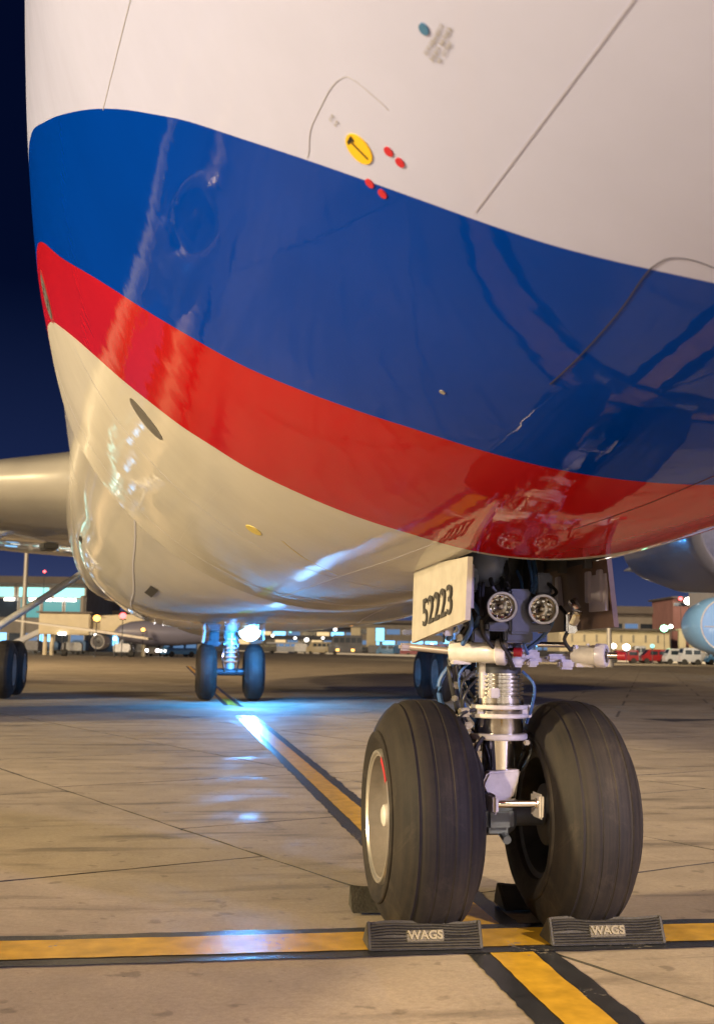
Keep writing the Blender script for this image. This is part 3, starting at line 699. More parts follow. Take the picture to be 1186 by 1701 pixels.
HP += [([(.10, .0, 1.2), (.15, -.02, 1.14), (.15, .0, 1.05), (.14, .06, .96)], .007), ([(.13, .1, .93), (.17, .08, .86), (.15, .08, .78), (.1, .12, .68)], .008), ([(-.10, .1, .88), (-.12, .02, .8), (-.1, -.01, .72), (-.09, .0, .66)], .007)]
for i, (p, r) in enumerate(HP):
    b_ = B(); tube(b_, p, r); sub('hydraulic_hose', b_, M_HOSE if i % 3 else M_BLUEH)
b_ = B()
for (x, y, z, s) in ((-.17, .02, 1.01, .05), (-.21, .02, .985, .035), (-.15, .03, .95, .04), (-.19, .1, 1.13, .04), (-.2, .08, 1.07, .03), (-.125, -.0, .855, .045), (.12, 0, .875, .03), (-.24, -.02, 1.39, .05), (-.21, -.06, 1.35, .04), (-.26, .04, 1.43, .04)):
    box(b_, (x, y, z), (s, s*.9, s*.8), Matrix.Rotation(random.uniform(-.4, .4), 3, 'Y'), bev=.006)
sub('pipe_fitting', b_, mat('fitting_metal', (.38, .34, .26), .3, .6, noise=.3, nscale=40))
b_ = B(); box(b_, (-.235, -.06, 1.50), (.075, .05, .07), bev=.012); sub('junction_box', b_, mat('olive_fitting', (.30, .26, .14), .4))
b_ = B(); box(b_, (-.265, -.05, 1.385), (.045, .02, .055), bev=.006); sub('white_tag', b_, M_WHITE)

# ---- wheels
def tyre_bm(rad, w, rim, seg=96, grooves=4, gd=.003, flat=0.):
    h = w/2; prof = []
    def rr(x): return rim+(rad-rim)*(1-min(1, abs(x/h))**2.9)**(1/2.0)
    side = [(-h*.66, rim), (-h*.84, rim+.012), (-h*.95, rim+.05*rad/.53), (-h*1.0, rim+(rad-rim)*.30), (-h*.995, rim+(rad-rim)*.40)]
    side += [(x*h, max(rim+(rad-rim)*.42, rr(x*h))) for x in (-.97, -.94, -.90, -.85, -.79, -.72, -.66, -.60)]
    tread = []; gx = [(-.50+1.0*i/(grooves-1))*h for i in range(grooves)]
    for x in gx:
        g_ = .0045*rad/.53
        tread += [(x-g_-.003, rr(x)), (x-g_, rr(x)-gd), (x+g_, rr(x)-gd), (x+g_+.003, rr(x))]
        if x < gx[-1]-1e-4: tread += [(x+h/3/3, rr(x+h/9)), (x+2*h/9, rr(x+2*h/9))]
    prof = side+tread+[(-a, r) for a, r in reversed(side)]
    b_ = B(); lathe(b_, [(a, r) for a, r in prof], (0, 0, 0), (1, 0, 0), seg, cap=False)
    if flat:
        for v in b_.verts:
            if v.co.z < -(rad-flat): v.co.z = -(rad-flat); v.co.x *= 1.02
    return b_
def wheel(name, loc, rad, w, rim, out, detail=True):
    """out: side (+1/-1) on which the dished outer face sits"""
    wt = empty(name, loc, 0, airliner)
    obj('tyre', tyre_bm(rad, w, rim, flat=.012*rad/.53), M_TYRE, wt, angle=40)
    h = w/2; b_ = B(); o_ = out
    P = [(h*.70, rim+.012), (h*.88, rim+.018), (h*.93, rim+.010), (h*.91, rim-.012), (h*.66, rim-.020), (h*.34, rim-.030), (h*.16, rim-.06), (h*.12, rim*.62), (h*.16, rim*.40), (h*.34, rim*.34), (h*.36, rim*.26), (h*.30, 0)]
    lathe(b_, [(a*o_, r) for a, r in P], (0, 0, 0), (1, 0, 0), 64, cap=False)
    rimo = obj('rim', b_, M_RIM, wt, angle=35)
    b_ = B(); P = [(-h*.60, rim+.012), (-h*.72, rim+.018), (-h*.75, rim+.004), (-h*.70, rim-.018), (-h*.2, rim-.04), (-h*.15, rim*.55), (-h*.55, rim*.5), (-h*.6, rim*.30), (-h*.6, 0)]
    lathe(b_, [(a*o_, r) for a, r in P], (0, 0, 0), (1, 0, 0), 64, cap=False); obj('brake_side', b_, M_DARK, wt, angle=35)
    if detail:
        b_ = B(); lathe(b_, [(h*.90*o_, rim-.010), (h*.96*o_, rim+.002), (h*.96*o_, rim+.014), (h*.86*o_, rim+.022)], (0, 0, 0), (1, 0, 0), 64, cap=False); obj('rim_flange', b_, M_RIMEDGE, wt, angle=30)
        b_ = B(); lathe(b_, [(h*.30*o_, .062), (h*.55*o_, .062), (h*.80*o_, .05), (h*.84*o_, .035), (h*.84*o_, 0)], (0, 0, 0), (1, 0, 0), 32, cap=False); obj('hub_cap', b_, M_WHITE, wt, angle=30)
        b_ = B()
        for k_ in range(10):
            a_ = k_*PI/5+.2; lathe(b_, [(0, .011), (.022, .011), (.026, .006)], (h*.14*o_, .205*math.cos(a_)*rim/.29, .205*math.sin(a_)*rim/.29), (o_, 0, 0), 8)
        obj('wheel_bolt', b_, M_STEEL, wt)
        b_ = B()
        for k_ in range(6):
            a0 = R(38+k_*5); a1 = R(38+k_*5+4.9)
            b_.faces.new([b_.verts.new((h*.975*o_, -math.cos(a)*r, math.sin(a)*r)) for a, r in ((a0, rim-.008), (a0, rim+.022), (a1, rim+.022), (a1, rim-.008))])
        obj('red_creep_mark', b_, M_RED, wt, False)
    return wt
WR = .535
w1 = wheel('nose_wheel', (-.335, AY, WR-.012), WR, .43, .285, -1); w1['label'] = 'nose wheel showing its dished rim and hub cap'
w2 = wheel('nose_wheel', (.39, AY, WR-.012), WR, .43, .285, 1); w2['label'] = 'nose wheel showing its dark inner brake side'

# ---- belly fairing
def fair_sec(y):
    k = min(max((y-4.6)/6.5, 0), 1); k = k*k*(3-2*k)
    q = min(max((y-4.6)/1.2, 0), 1)
    e_ = min(max((y-27)/9, 0), 1); e_ = e_*e_*(3-2*e_)
    ks = min(max((y-8.0)/4.5, 0), 1); ks = ks*ks*(3-2*ks)
    a = (tabv(TW, y)-.05)*(1-ks)+3.02*ks; bz = (2.78+.05*q)*(1-k)+2.86*k; nn = 2+1.7*k
    g_ = min(max((y-17)/4, 0), 1); bz -= .32*g_*g_*(3-2*g_)
    a = a*(1-e_)+2.6*e_; bz = bz*(1-e_)+2.2*e_
    return a, bz, nn
b_ = B(); rows = []
fy = [4.6+.15*i for i in range(50)]+[12.2+.6*i for i in range(40)]
for y in fy:
    a, bz, nn = fair_sec(y); row = []
    for i in range(97):
        th = -PI/2*1.08+PI*1.08*i/96
        s_, c_ = math.sin(th), math.cos(th); sg = 1 if s_ >= 0 else -1
        ex = 2/nn
        row.append(b_.verts.new((a*sg*abs(s_)**ex, y, ZC-bz*(abs(c_)**ex if c_ > 0 else -abs(c_)**ex))))
    rows.append(row)
for A, D in zip(rows, rows[1:]):
    for i in range(96): b_.faces.new((A[i], A[i+1], D[i+1], D[i]))
fairing = obj('belly_fairing', b_, M_BELLY, airliner, angle=70)
# ram air slots and seams on the fairing
def fair_pt(y, th_deg, h=0.):
    a, bz, nn = fair_sec(y); th = R(th_deg); s_, c_ = math.sin(th), math.cos(th); sg = 1 if s_ >= 0 else -1; ex = 2/nn
    def P(t_):
        s2, c2 = math.sin(t_), math.cos(t_); g2 = 1 if s2 >= 0 else -1; return Vector((a*g2*abs(s2)**ex, y, ZC-bz*abs(c2)**ex))
    p = P(th); t = (P(th+.01)-P(th-.01)).normalized(); n_ = Vector((t.z, 0, -t.x));
    if n_.dot(p-Vector((0, y, ZC))) < 0: n_ = -n_
    return p+n_*h
def fair_line(name, pts, w, ma, h=.004):
    b_ = B(); P = []
    for (y0, a0), (y1, a1) in zip(pts, pts[1:]):
        for i in range(12): P.append((y0+(y1-y0)*i/12, a0+(a1-a0)*i/12))
    P.append(pts[-1]); Q = [fair_pt(*p, h) for p in P]; prev = None
    for i, q in enumerate(Q):
        d = (Q[min(i+1, len(Q)-1)]-Q[max(i-1, 0)]).normalized(); nn = (q-Vector((0, q.y, ZC))).normalized(); s = nn.cross(d)*w/2
        cur = [b_.verts.new(q+s), b_.verts.new(q-s)]
        if prev: b_.faces.new((prev[0], cur[0], cur[1], prev[1]))
        prev = cur
    return obj(name, b_, ma, fairing)
fair_line('fairing_seam', [(5.2, -44), (7, -40), (9, -34), (12, -28), (16, -24)], .02, M_SEAMW)
fair_line('fairing_seam', [(5.4, 10), (8, 8), (14, 8)], .015, M_SEAMW)
for yy in (7.5, 9.8, 12.5): fair_line('fairing_seam', [(yy, -70), (yy, -45), (yy, -20), (yy, 20), (yy, 60)], .012, M_SEAMW)
M_SLOT = mat('dark_intake', (.02, .02, .022), .6)
fair_line('ram_air_intake', [(7.6, -31), (8.4, -30.6)], .10, M_SLOT, .006)
fair_line('drain_slot', [(9.5, -62), (9.9, -62)], .09, M_SLOT, .006)

# ---- wings
def airfoil(y0, ch, z, th, tw):
    up = [(0, 0), (.01, .22), (.03, .36), (.08, .56), (.18, .78), (.35, .80), (.55, .62), (.78, .30), (1, .02)]
    lo = [(1, -.02), (.78, -.14), (.55, -.42), (.35, -.62), (.18, -.66), (.08, -.52), (.03, -.36), (.01, -.20)]
    return [(y0+a*ch, z+b*th/1.4-a*ch*tw) for a, b in up+lo]
def wing(s_):
    b_ = B(); rings = []
    for X, y0, ch, z, th in ((2.5, 12.2, 11.4, 3.88, 1.50), (3.3, 13.0, 10.6, 3.90, 1.38), (5, 14.1, 9.3, 3.92, 1.1), (9.4, 16.8, 6.9, 4.22, .8), (19, 22.8, 4.4, 5.2, .45), (29, 29.2, 2.3, 6.3, .22)):
        rings.append([b_.verts.new((s_*X, yy, zz)) for yy, zz in airfoil(y0, ch, z, th, .045)])
    for A, D in zip(rings, rings[1:]):
        for i in range(len(A)): b_.faces.new((A[i], A[(i+1) % len(A)], D[(i+1) % len(A)], D[i]))
    b_.faces.new(rings[0]); b_.faces.new(rings[-1])
    bmesh.ops.subdivide_edges(b_, edges=[e_ for e_ in b_.edges if abs(e_.verts[0].co.x-e_.verts[1].co.x) > .5], cuts=3, use_grid_fill=True)
    o = obj('wing', b_, M_WING, airliner, angle=50)
    # root fairing: a rounded ridge where the leading edge meets the body
    b_ = B(); rings = []
    for k_, (y, rx, rz_, zc) in enumerate(((10.2, .02, .05, 4.0), (10.9, .25, .5, 3.9), (11.6, .40, .85, 3.75), (12.4, .52, 1.1, 3.6), (13.4, .62, 1.3, 3.5), (15, .70, 1.35, 3.45), (18, .7, 1.2, 3.35), (24, .4, .8, 3.1))):
        rings.append([b_.verts.new((s_*(2.55+rx*math.cos(2*PI*i/28)), y, zc+rz_*math.sin(2*PI*i/28))) for i in range(28)])
    for A, D in zip(rings, rings[1:]):
        for i in range(28): b_.faces.new((A[i], A[(i+1) % 28], D[(i+1) % 28], D[i]))
    b_.faces.new(rings[0]); b_.faces.new(rings[-1]); obj('wing_root_fairing', b_, M_WING, airliner, angle=60)
    for X, y0, L_, z in ((7.4, 19.5, 6.5, 3.35), (11.6, 21.5, 5.2, 3.85), (15.5, 24, 4.2, 4.2)):
        b_ = B(); lathe(b_, [(0, .02), (L_*.12, .16), (L_*.35, .27), (L_*.6, .26), (L_*.85, .12), (L_, .01)], (s_*X, y0, z), (0, 1, -.03), 16); obj('flap_track_fairing', b_, M_WING, airliner)
    return o
wing(-1); wing(1)
b_ = B(); box(b_, (-3.16, 10.9, 2.62), (.20, .34, .10), Matrix.Rotation(.3, 3, 'Z'), bev=.02); obj('air_scoop', b_, M_SLOT, airliner)

# ---- engines under the wings
def at_early(px, D):
    a = yaw+math.atan((px-593)/1905); k = D/math.cos(a-yaw); return (CAM.x+math.sin(a)*k, CAM.y+math.cos(a)*k)
def engine(X, Y, Z, lip=None):
    b_ = B(); lathe(b_, [(.35, .78), (.0, .86), (-.06, .92), (0, 1.0), (.3, 1.1), (1.2, 1.18), (2.4, 1.12), (3.6, .88), (4.0, .80), (4.0, .7)], (X, Y, Z), (0, 1, 0), 48, cap=False)
    box(b_, (X, Y+3.0, Z+1.0), (.35, 3.6, 1.0), bev=.1)
    o = obj('engine', b_, mat('nacelle_paint', (.17, .16, .17), .3, coat=.6), airliner)
    b_ = B(); lathe(b_, [(.06, .84), (-.04, .88), (-.07, .93), (-.03, .985), (.10, 1.05), (.11, 1.04)], (X, Y, Z), (0, 1, 0), 48, cap=False); obj('inlet_lip', b_, lip or M_CHROME, o)
    b_ = B(); lathe(b_, [(.55, .80), (.5, .3), (.15, .12), (.0, 0)], (X, Y, Z), (0, 1, 0), 32, cap=False); obj('engine_fan', b_, M_DARK, o)
pe = at_early(1240, 21.5); engine(pe[0], pe[1], 3.68, mat('dull_lip', (.16, .16, .17), .45)); engine(19.3, 20.5, 3.0); engine(-19.3, 20.5, 3.0); engine(-9.4, 12.8, 2.2)

# ---- main and centre gear
def main_leg(X, Y, wheels, brace=None):
    b_ = B(); cyl(b_, (X, Y, .70), (X, Y, 1.4), .11, seg=20); cyl(b_, (X, Y, 1.35), (X, Y+.05, 3.3), .17, seg=24)
    lathe(b_, [(0, .17), (.0, .22), (.06, .22), (.06, .17)], (X, Y, 1.36), (0, 0, 1), 24)
    o = obj('main_gear_leg' if brace else 'centre_gear_leg', b_, mat('main_leg_paint', (.62, .63, .65), .3, .2, noise=.15), airliner)
    if brace:
        b_ = B(); cyl(b_, (X, Y, 1.5), brace, .09, seg=16); obj('side_brace', b_, M_GREYP, o)
    b_ = B()
    for k_ in range(6): box(b_, (X+.0, Y-.16, .95+k_*.11), (.30-.02*k_, .05, .035), bev=.006)
    for sx in (-1, 1): tube(b_, [(X+sx*.14, Y-.15, .7), (X+sx*.2, Y-.2, 1.0), (X+sx*.16, Y-.16, 1.4), (X+sx*.2, Y-.1, 1.9)], .02)
    obj('torque_link', b_, M_STEEL, o)
    b_ = B(); hw = max(abs(w[0]-X) for w in wheels)
    for yy in sorted(set(w[1] for w in wheels)): cyl(b_, (X-hw, yy, .69), (X+hw, yy, .69), .09, seg=16)
    if len(set(w[1] for w in wheels)) > 1: box(b_, (X, Y, .69), (.24, 2.3, .26), bev=.06)
    obj('axle', b_, M_DARK, o)
    for wx, wy in wheels:
        ww = wheel('main_wheel', (wx, wy, .688), .70, .50, .36, -1 if wx < X else 1, detail=False)
    return o
YM = 23.6
main_leg(-6.0, YM+1, [(-5.35, YM), (-6.65, YM), (-5.35, YM+2.), (-6.65, YM+2.)], (-3.4, YM+1, 3.3))
main_leg(6.05, YM+1, [(5.45, YM), (6.7, YM), (5.45, YM+2.), (6.7, YM+2.)], (3.4, YM+1, 3.3))
cg = main_leg(.04, YM+.05, [(-.55, YM), (.62, YM)])
b_ = B(); box(b_, (-.62, YM-.2, 1.75), (.05, 1.2, .72), Matrix.Rotation(.12, 3, 'Y')); box(b_, (.78, YM+.1, 1.75), (.05, 1.2, .55), Matrix.Rotation(-.12, 3, 'Y'))
obj('centre_gear_door', b_, M_GREYP, airliner, False)
b_ = B(); box(b_, (-.38, YM-.1, 1.62), (.24, .2, .42), bev=.04); box(b_, (-.4, YM-.15, 1.38), (.34, .16, .12), bev=.03); obj('gear_hydraulics', b_, M_DARK, cg)
# landing lamp, lit; lens oversized to stand in for its glare
LP = Vector((.46, YM-.55, 1.72))
b_ = B(); lathe(b_, [(.20, .05), (.16, .18), (0, .265), (-.02, .27), (0, .255), (.02, .24)], LP, (0, 1, 0), 28, cap=False); box(b_, LP+Vector((-.2, .2, .0)), (.4, .06, .08))
lampo = obj('landing_lamp', b_, M_STEEL, airliner)
b_ = B(); lathe(b_, [(-.05, 0), (-.04, .13), (-.006, .25)], LP, (0, 1, 0), 28, cap=False)
obj('lamp_lens', b_, mat('lit_lens', (1, 1, 1), .3, emis=(.38, .72, 1), es=30), lampo)
l = bpy.data.lights.new('gear_blue_fill', 'POINT'); l.energy = 480; l.color = (.04, .34, 1); l.shadow_soft_size = .12  # added point lamp ahead of the lens, tints the gear wheels blue
o = bpy.data.objects.new('gear_blue_fill', l); C.objects.link(o); o.location = LP+Vector((0, -1.3, -.1)); o.parent = lampo
l = bpy.data.lights.new('landing_lamp_beam', 'SPOT'); l.energy = 380; l.color = (.35, .66, 1); l.shadow_soft_size = .13; l.spot_size = R(70); l.spot_blend = .8
o = bpy.data.objects.new('landing_lamp_beam', l); C.objects.link(o); o.location = LP+Vector((0, -.2, .0)); o.parent = lampo
o.rotation_euler = Vector((.10, 1, .12)).to_track_quat('Z', 'Y').to_euler()

# ------------------------------------------------------------------ wheel chocks
M_CHOCK = mat('chock_rubber', (.036, .033, .026), .6, noise=.3, nscale=18, bump=.4, bscale=80)
M_CHOCKP = mat('chock_plate', (.11, .095, .065), .6, noise=.25, nscale=40)
M_CHOCKT = mat('chock_letters', (.22, .19, .12), .6, noise=.25, nscale=60)
def chock(x, y, w, rz, label, lettered=True, face=-1):
    root = tag(empty('wheel_chock', (x, y, .0125), rz if face < 0 else rz+PI), label, 'wheel chock', 'rubber chocks at the nose wheels')
    b_ = B(); H = .108; n_ = 9; pr = [(-.075, .0)]
    # ribbed front face leaning back a little
    for i in range(n_):
        z0 = .006+(H-.012)*i/n_; z1 = .006+(H-.012)*(i+1)/n_; yb = lambda z: -.075+.05*z/H
        d = (z1-z0)
        pr += [(yb(z0), z0), (yb(z0)-.012, z0+d*.12), (yb(z1)-.012, z0+d*.55), (yb(z1), z0+d*.68)]
    pr += [(-.022, H), (.0, H-.006), (.055, .05), (.10, .012), (.105, 0)]
    cuts = 14; rings = []
    for k_ in range(cuts+1):
        t = -1+2*k_/cuts; X = t*w/2; wob = .004*math.sin(3.1*t+x*9)+.002*math.sin(7*t)
        end = 1-.0*abs(t)
        rings.append([b_.verts.new((X, a, max(0, zz+(wob if zz > .05 else 0)))) for a, zz in pr])
    for A, D in zip(rings, rings[1:]):
        for i in range(len(A)): b_.faces.new((A[i], A[(i+1) % len(A)], D[(i+1) % len(A)], D[i]))
    b_.faces.new(rings[0]); b_.faces.new(rings[-1])
    body = obj('body', b_, M_CHOCK, root, angle=25)
    b_ = B()
    for sx in (-1, 1): prism(b_, [(-.082, .002), (-.032, H+.001), (-.018, H+.001), (.11, .0)], sx*(w/2-.004), sx*(w/2+.014), 'X')
    bmesh.ops.bevel(b_, geom=list(b_.edges), offset=.004, segments=2, affect='EDGES')
    obj('end_plate', b_, M_CHOCK, root, angle=30)
    if lettered:
        tilt = math.atan2(.05, H)
        b_ = B(); box(b_, (0, 0, 0), (.165, .012, .048), Matrix.Rotation(-tilt, 3, 'X'), bev=.003); p = obj('name_plate', b_, M_CHOCKP, root, angle=30); p.location = (0, -.0555, .054)
        me = text_mesh('WAGS', .052, .002, .0016); me.materials.append(M_CHOCKT)
        t = bpy.data.objects.new('lettering', me); C.objects.link(t); t.parent = p; t.location = (0, -.0085, .0035); t.rotation_euler = (PI/2-tilt, 0, 0); t.scale = (1.0, .95, 1)
    return root
chock(-.385, -.105, .475, R(-2), 'ribbed rubber chock with raised letters in front of the nose wheel with the visible hub')
chock(.44, -.105, .50, R(-1), 'ribbed rubber chock with raised letters before the nose wheel nearer the dark brake side')
chock(-.375, .62, .40, R(-3), 'black chock behind the nose wheel with visible hub, its end peeking out', False, 1)
chock(.40, .62, .44, R(2), 'black chock hidden in shadow behind the nose wheel nearest the terminal', False, 1)

# ------------------------------------------------------------------ background
def at(px, D):
    """ground point seen in column px of the photograph at depth D"""
    a = yaw+math.atan((px-593)/1905); k = D/math.cos(a-yaw)
    return Vector((CAM.x+math.sin(a)*k, CAM.y+math.cos(a)*k, 0))
FZ = -.02
RZ = -yaw
def loc(px, D): p = at(px, D); return (p.x, p.y, FZ)
def emi(name, col, es): return mat(name, (.02, .02, .02), .5, emis=col, es=es)
E_TEAL = emi('lit_teal_glass', (.10, .42, .42), .45); E_TEALH = emi('bright_teal_light', (.35, 1, .92), .8); E_WHT = emi('white_light', (1, .93, .82), 4)
E_BLU = emi('blue_light', (.18, .55, 1), 1.6); E_ORG = emi('orange_light', (1, .42, .08), 3); E_RED = emi('red_light', (1, .08, .08), 4); E_GRN = emi('green_light', (.35, 1, .55), 4)
E_HEAD = emi('headlight_glow', (1, .90, .88), 12); E_WARM = emi('warm_window', (1, .70, .35), .55); E_STREAK = emi('mirrored_streak_glow', (1, .92, .80), 5); E_DIMB = emi('dim_blue_window', (.15, .30, .55), .35)  # strip glow is added for the streaks mirrored in the skin
M_CONC = mat('far_building_wall', (.24, .215, .19), .8, noise=.15, nscale=.5); M_ROOF = mat('far_roof', (.15, .13, .12), .8, noise=.1, nscale=.4); M_CREAM = mat('cream_cladding', (.62, .54, .38), .7, noise=.1, nscale=.6)
M_PINK = mat('pink_brick', (.30, .15, .14), .8, noise=.15, nscale=.5); M_DGL = mat('dark_glass', (.02, .03, .045), .15); M_NAVY = mat('dark_cladding', (.05, .055, .08), .6, noise=.2, nscale=.4)
M_GALV = mat('galvanised_pole', (.42, .40, .36), .5, .4); M_CARW = mat('white_vehicle_paint', (.38, .40, .46), .3, coat=.5); M_CARR = mat('red_vehicle_paint', (.24, .015, .02), .3, coat=.5); M_CARD = mat('dark_vehicle_paint', (.05, .05, .06), .3, coat=.5); M_CARB = mat('blue_vehicle_paint', (.06, .20, .42), .3, coat=.5); M_CARY = mat('tan_vehicle_paint', (.42, .35, .22), .4, coat=.3)
M_RUB = mat('small_tyre', (.02, .02, .02), .8)

def building(name, px0, px1, D, h, wall, label, cat, depth=30, floors=(), posts=0, roof=None, roofh=1.2, zlo=0., rz=RZ):
    """block facing the camera; floors: (z0, z1, count, material) rows of separate windows"""
    a = at((px0+px1)/2, D); w = (px1-px0)/1905*D
    root = tag(empty(name, (a.x, a.y, FZ), rz), label, cat)
    b_ = B(); box(b_, (0, depth/2, (h+zlo)/2), (w, depth, h-zlo)); obj('wall', b_, wall, root, False)
    b_ = B(); box(b_, (0, depth/2-.6, h+roofh/2+.01), (w+1.5, depth+2.4, roofh), bev=.15); obj('roof', b_, roof or M_ROOF, root, False)
    for z0, z1, n_, ma in floors:
        me = None
        for i in range(n_):
            m_ = ma[i % len(ma)] if isinstance(ma, (list, tuple)) else ma
            ww = w/n_; b_ = B(); box(b_, (0, -.06, (z0+z1)/2), (ww*.86, .10, z1-z0))
            o = obj('window', b_, m_, root, False); o.location.x = -w/2+ww*(i+.5)
            b_ = B(); 
            for sx in (-1, 1): box(b_, (sx*ww*.45, -.1, (z0+z1)/2), (ww*.05, .22, z1-z0))
            f = obj('frame', b_, M_GALV, o, False)
    for i in range(posts):
        b_ = B(); box(b_, (0, -2.0, h/2), (.6, .6, h)); o = obj('post', b_, wall, root, False); o.location.x = -w/2+w*(i+.5)/posts
    return root
def small_light(name, px, py, D, r, ma, label, cat='lamp', group=None, post=True):
    p = at(px, D); hz_ = 1074+.0148*(px-279); z = CAM.z+(hz_-py)/1905*D
    root = tag(empty(name, (p.x, p.y, FZ), RZ), label, cat, group)
    b_ = B(); lathe(b_, [(-r*.9, 0), (-r*.6, r*.75), (0, r), (r*.6, r*.75), (r*.9, 0)], (0, 0, z), (0, 0, 1), 14, cap=False); obj('lamp_globe', b_, ma, root)
    b_ = B(); box(b_, (0, 0, z-r*1.05), (r*1.5, r*1.5, r*.3)); 
    if post: cyl(b_, (0, .0, 0), (0, .0, z-r), .05, seg=8)
    obj('lamp_post', b_, M_DARK, root)
    return root
# left terminal with teal-lit upper storey
t = building('terminal_building', -260, 148, 235, 13.6, M_CONC, 'long terminal block with teal lit upper windows behind the starboard wing', 'terminal', 34,
             floors=((11.0, 12.9, 7, E_TEALH), (6.8, 10.6, 11, [E_TEAL, E_TEAL, E_TEAL, M_DGL]), (1.2, 3.6, 16, [E_DIMB, E_BLU, M_DGL])), roofh=1.5)
for px in (20, 61, 82, 102, 122, -30, -70):
    p = at(px, 233.5); b_ = B(); box(b_, (0, 0, 10.4), (2.0, .4, .55)); o = obj('ceiling_light', b_, E_WHT, t, False)
    o.matrix_world = Matrix.Translation((p.x, p.y, FZ)) @ Matrix.Rotation(RZ, 4, 'Z')
    o.matrix_parent_inverse = Matrix.Identity(4); o.matrix_basis = t.matrix_world.inverted() @ o.matrix_world if False else (Matrix.Translation(t.location) @ Matrix.Rotation(RZ, 4, 'Z')).inverted() @ (Matrix.Translation((p.x, p.y, FZ)) @ Matrix.Rotation(RZ, 4, 'Z'))
building('terminal_building', 148, 318, 262, 8.2, M_NAVY, 'dark low terminal wing with a few blue windows behind the parked jet', 'terminal', 26, floors=((5.6, 6.8, 9, [E_DIMB, M_DGL, E_DIMB]), (1.4, 3.6, 9, [M_DGL, E_DIMB, E_BLU])), roofh=1.0)
# masts
def mast(px, D, h, r, label, head=True):
    p = at(px, D); root = tag(empty('floodlight_mast', (p.x, p.y, FZ), RZ), label, 'light mast')
    b_ = B(); cyl(b_, (0, 0, 0), (0, 0, h), r, r*.6, seg=14); cyl(b_, (0, 0, 0), (0, 0, .5), r*1.6, seg=14); obj('pole', b_, M_GALV, root)
    b_ = B(); box(b_, (0, 0, h+.3), (3.2, .5, .4)); box(b_, (0, 0, h-.6), (1.6, .5, .2)); obj('head_frame', b_, M_GALV, root, False)
    for i in range(4):
        b_ = B(); box(b_, (0, 0, 0), (.5, .4, .5), bev=.05); o = obj('lamp_head', b_, E_WHT, root, False); o.location = (-1.2+.8*i, -.5, h+.3)
    return root
mast(45, 150, 21.5, .36, 'tall pale light mast in front of the teal lit terminal')
mast(1012, 112, 15.5, .27, 'slim light mast beside the cream terminal, right of the nose gear door')
# jet bridge
p = at(118, 150); jb = tag(empty('jet_bridge', (p.x, p.y, FZ), RZ), 'cream passenger jet bridge on a pillar below the teal windows', 'jet bridge')
b_ = B(); box(b_, (0, 0, 4.0), (6.6, 3.4, 2.7), bev=.15); obj('cabin', b_, M_CREAM, jb, False)
b_ = B(); box(b_, (8.5, 1, 4.3), (11, 2.6, 2.2), Matrix.Rotation(-.05, 3, 'Y'), bev=.1); obj('tunnel', b_, M_CREAM, jb, False)
b_ = B(); box(b_, (0, -.1, 5.5), (7.2, 3.8, .18)); obj('roof', b_, M_ROOF, jb, False)
for x in (-2.8, -1.9, 10): b_ = B(); cyl(b_, (x, 0, 0), (x, 0, 2.9), .28, seg=10); obj('pillar', b_, M_CREAM, jb)
b_ = B(); cyl(b_, (1.6, 1.2, 2.6), (1.6, 1.2, 7.8), .33, seg=10); obj('column', b_, M_CONC, jb)
b_ = B(); box(b_, (-5.2, 0, 2.2), (4.6, .8, .7), Matrix.Rotation(-.45, 3, 'Y'), bev=.1); obj('boarding_stair', b_, M_GREYP, jb, False)
b_ = B(); box(b_, (-.2, -1.8, 2.75), (1.0, .15, .3)); obj('bridge_lamp', b_, E_WHT, jb, False)
# parked jet in the distance
p = at(205, 138); pj = tag(empty('distant_jet', (p.x, p.y, FZ), RZ), 'small grey jet parked before the terminal with its dark engine facing us', 'jet')
b_ = B(); lathe(b_, [(-1.5, .1), (-.9, .8), (.5, 1.3), (3, 1.6), (6, 1.6), (11, 1.1), (15, .3)], (0, 4, 3.0), (1, .25, .0), 24); obj('body', b_, mat('grey_jet_paint', (.16, .16, .22), .4), pj)
b_ = B(); lathe(b_, [(.5, .62), (0, .72), (-.08, .78), (0, .85), (1.2, .9), (2.6, .7)], (-1.9, -3.2, 1.75), (.1, 1, 0), 24, cap=False); en = obj('engine', b_, M_GREYP, pj)
b_ = B(); lathe(b_, [(.3, .66), (.25, .2), (.05, 0)], (-1.9, -3.2, 1.75), (.1, 1, 0), 20, cap=False); obj('fan', b_, M_DARK, en)
b_ = B(); prism(b_, [(-12, 4.05), (-11.8, 4.2), (-1, 3.0), (4, 2.3), (4, 2.05), (-1, 2.7)], -3.4, 0, 'Y'); obj('wing', b_, mat('pale_wing_paint', (.55, .52, .46), .4), pj, False)
for x in (-6.5, 1.5): b_ = B(); cyl(b_, (x, 0, .3), (x, 0, 1.6), .12, seg=8); cyl(b_, (x-.3, -.15, .4), (x+.3, -.15, .4), .4, seg=14); obj('landing_gear', b_, M_RUB, pj)
for px, py, r, m_, lb in ((166, 1027, .42, E_ORG, 'orange beacon lamp above the distant grey jet'), (209, 1023, .40, E_RED, 'red beacon lamp right of the orange one over the jet'), (76, 950, .22, E_RED, 'tiny red obstruction lamp above the teal terminal roof')):
    small_light('beacon_lamp', px, py, 132 if py > 1000 else 170, r, m_, lb)
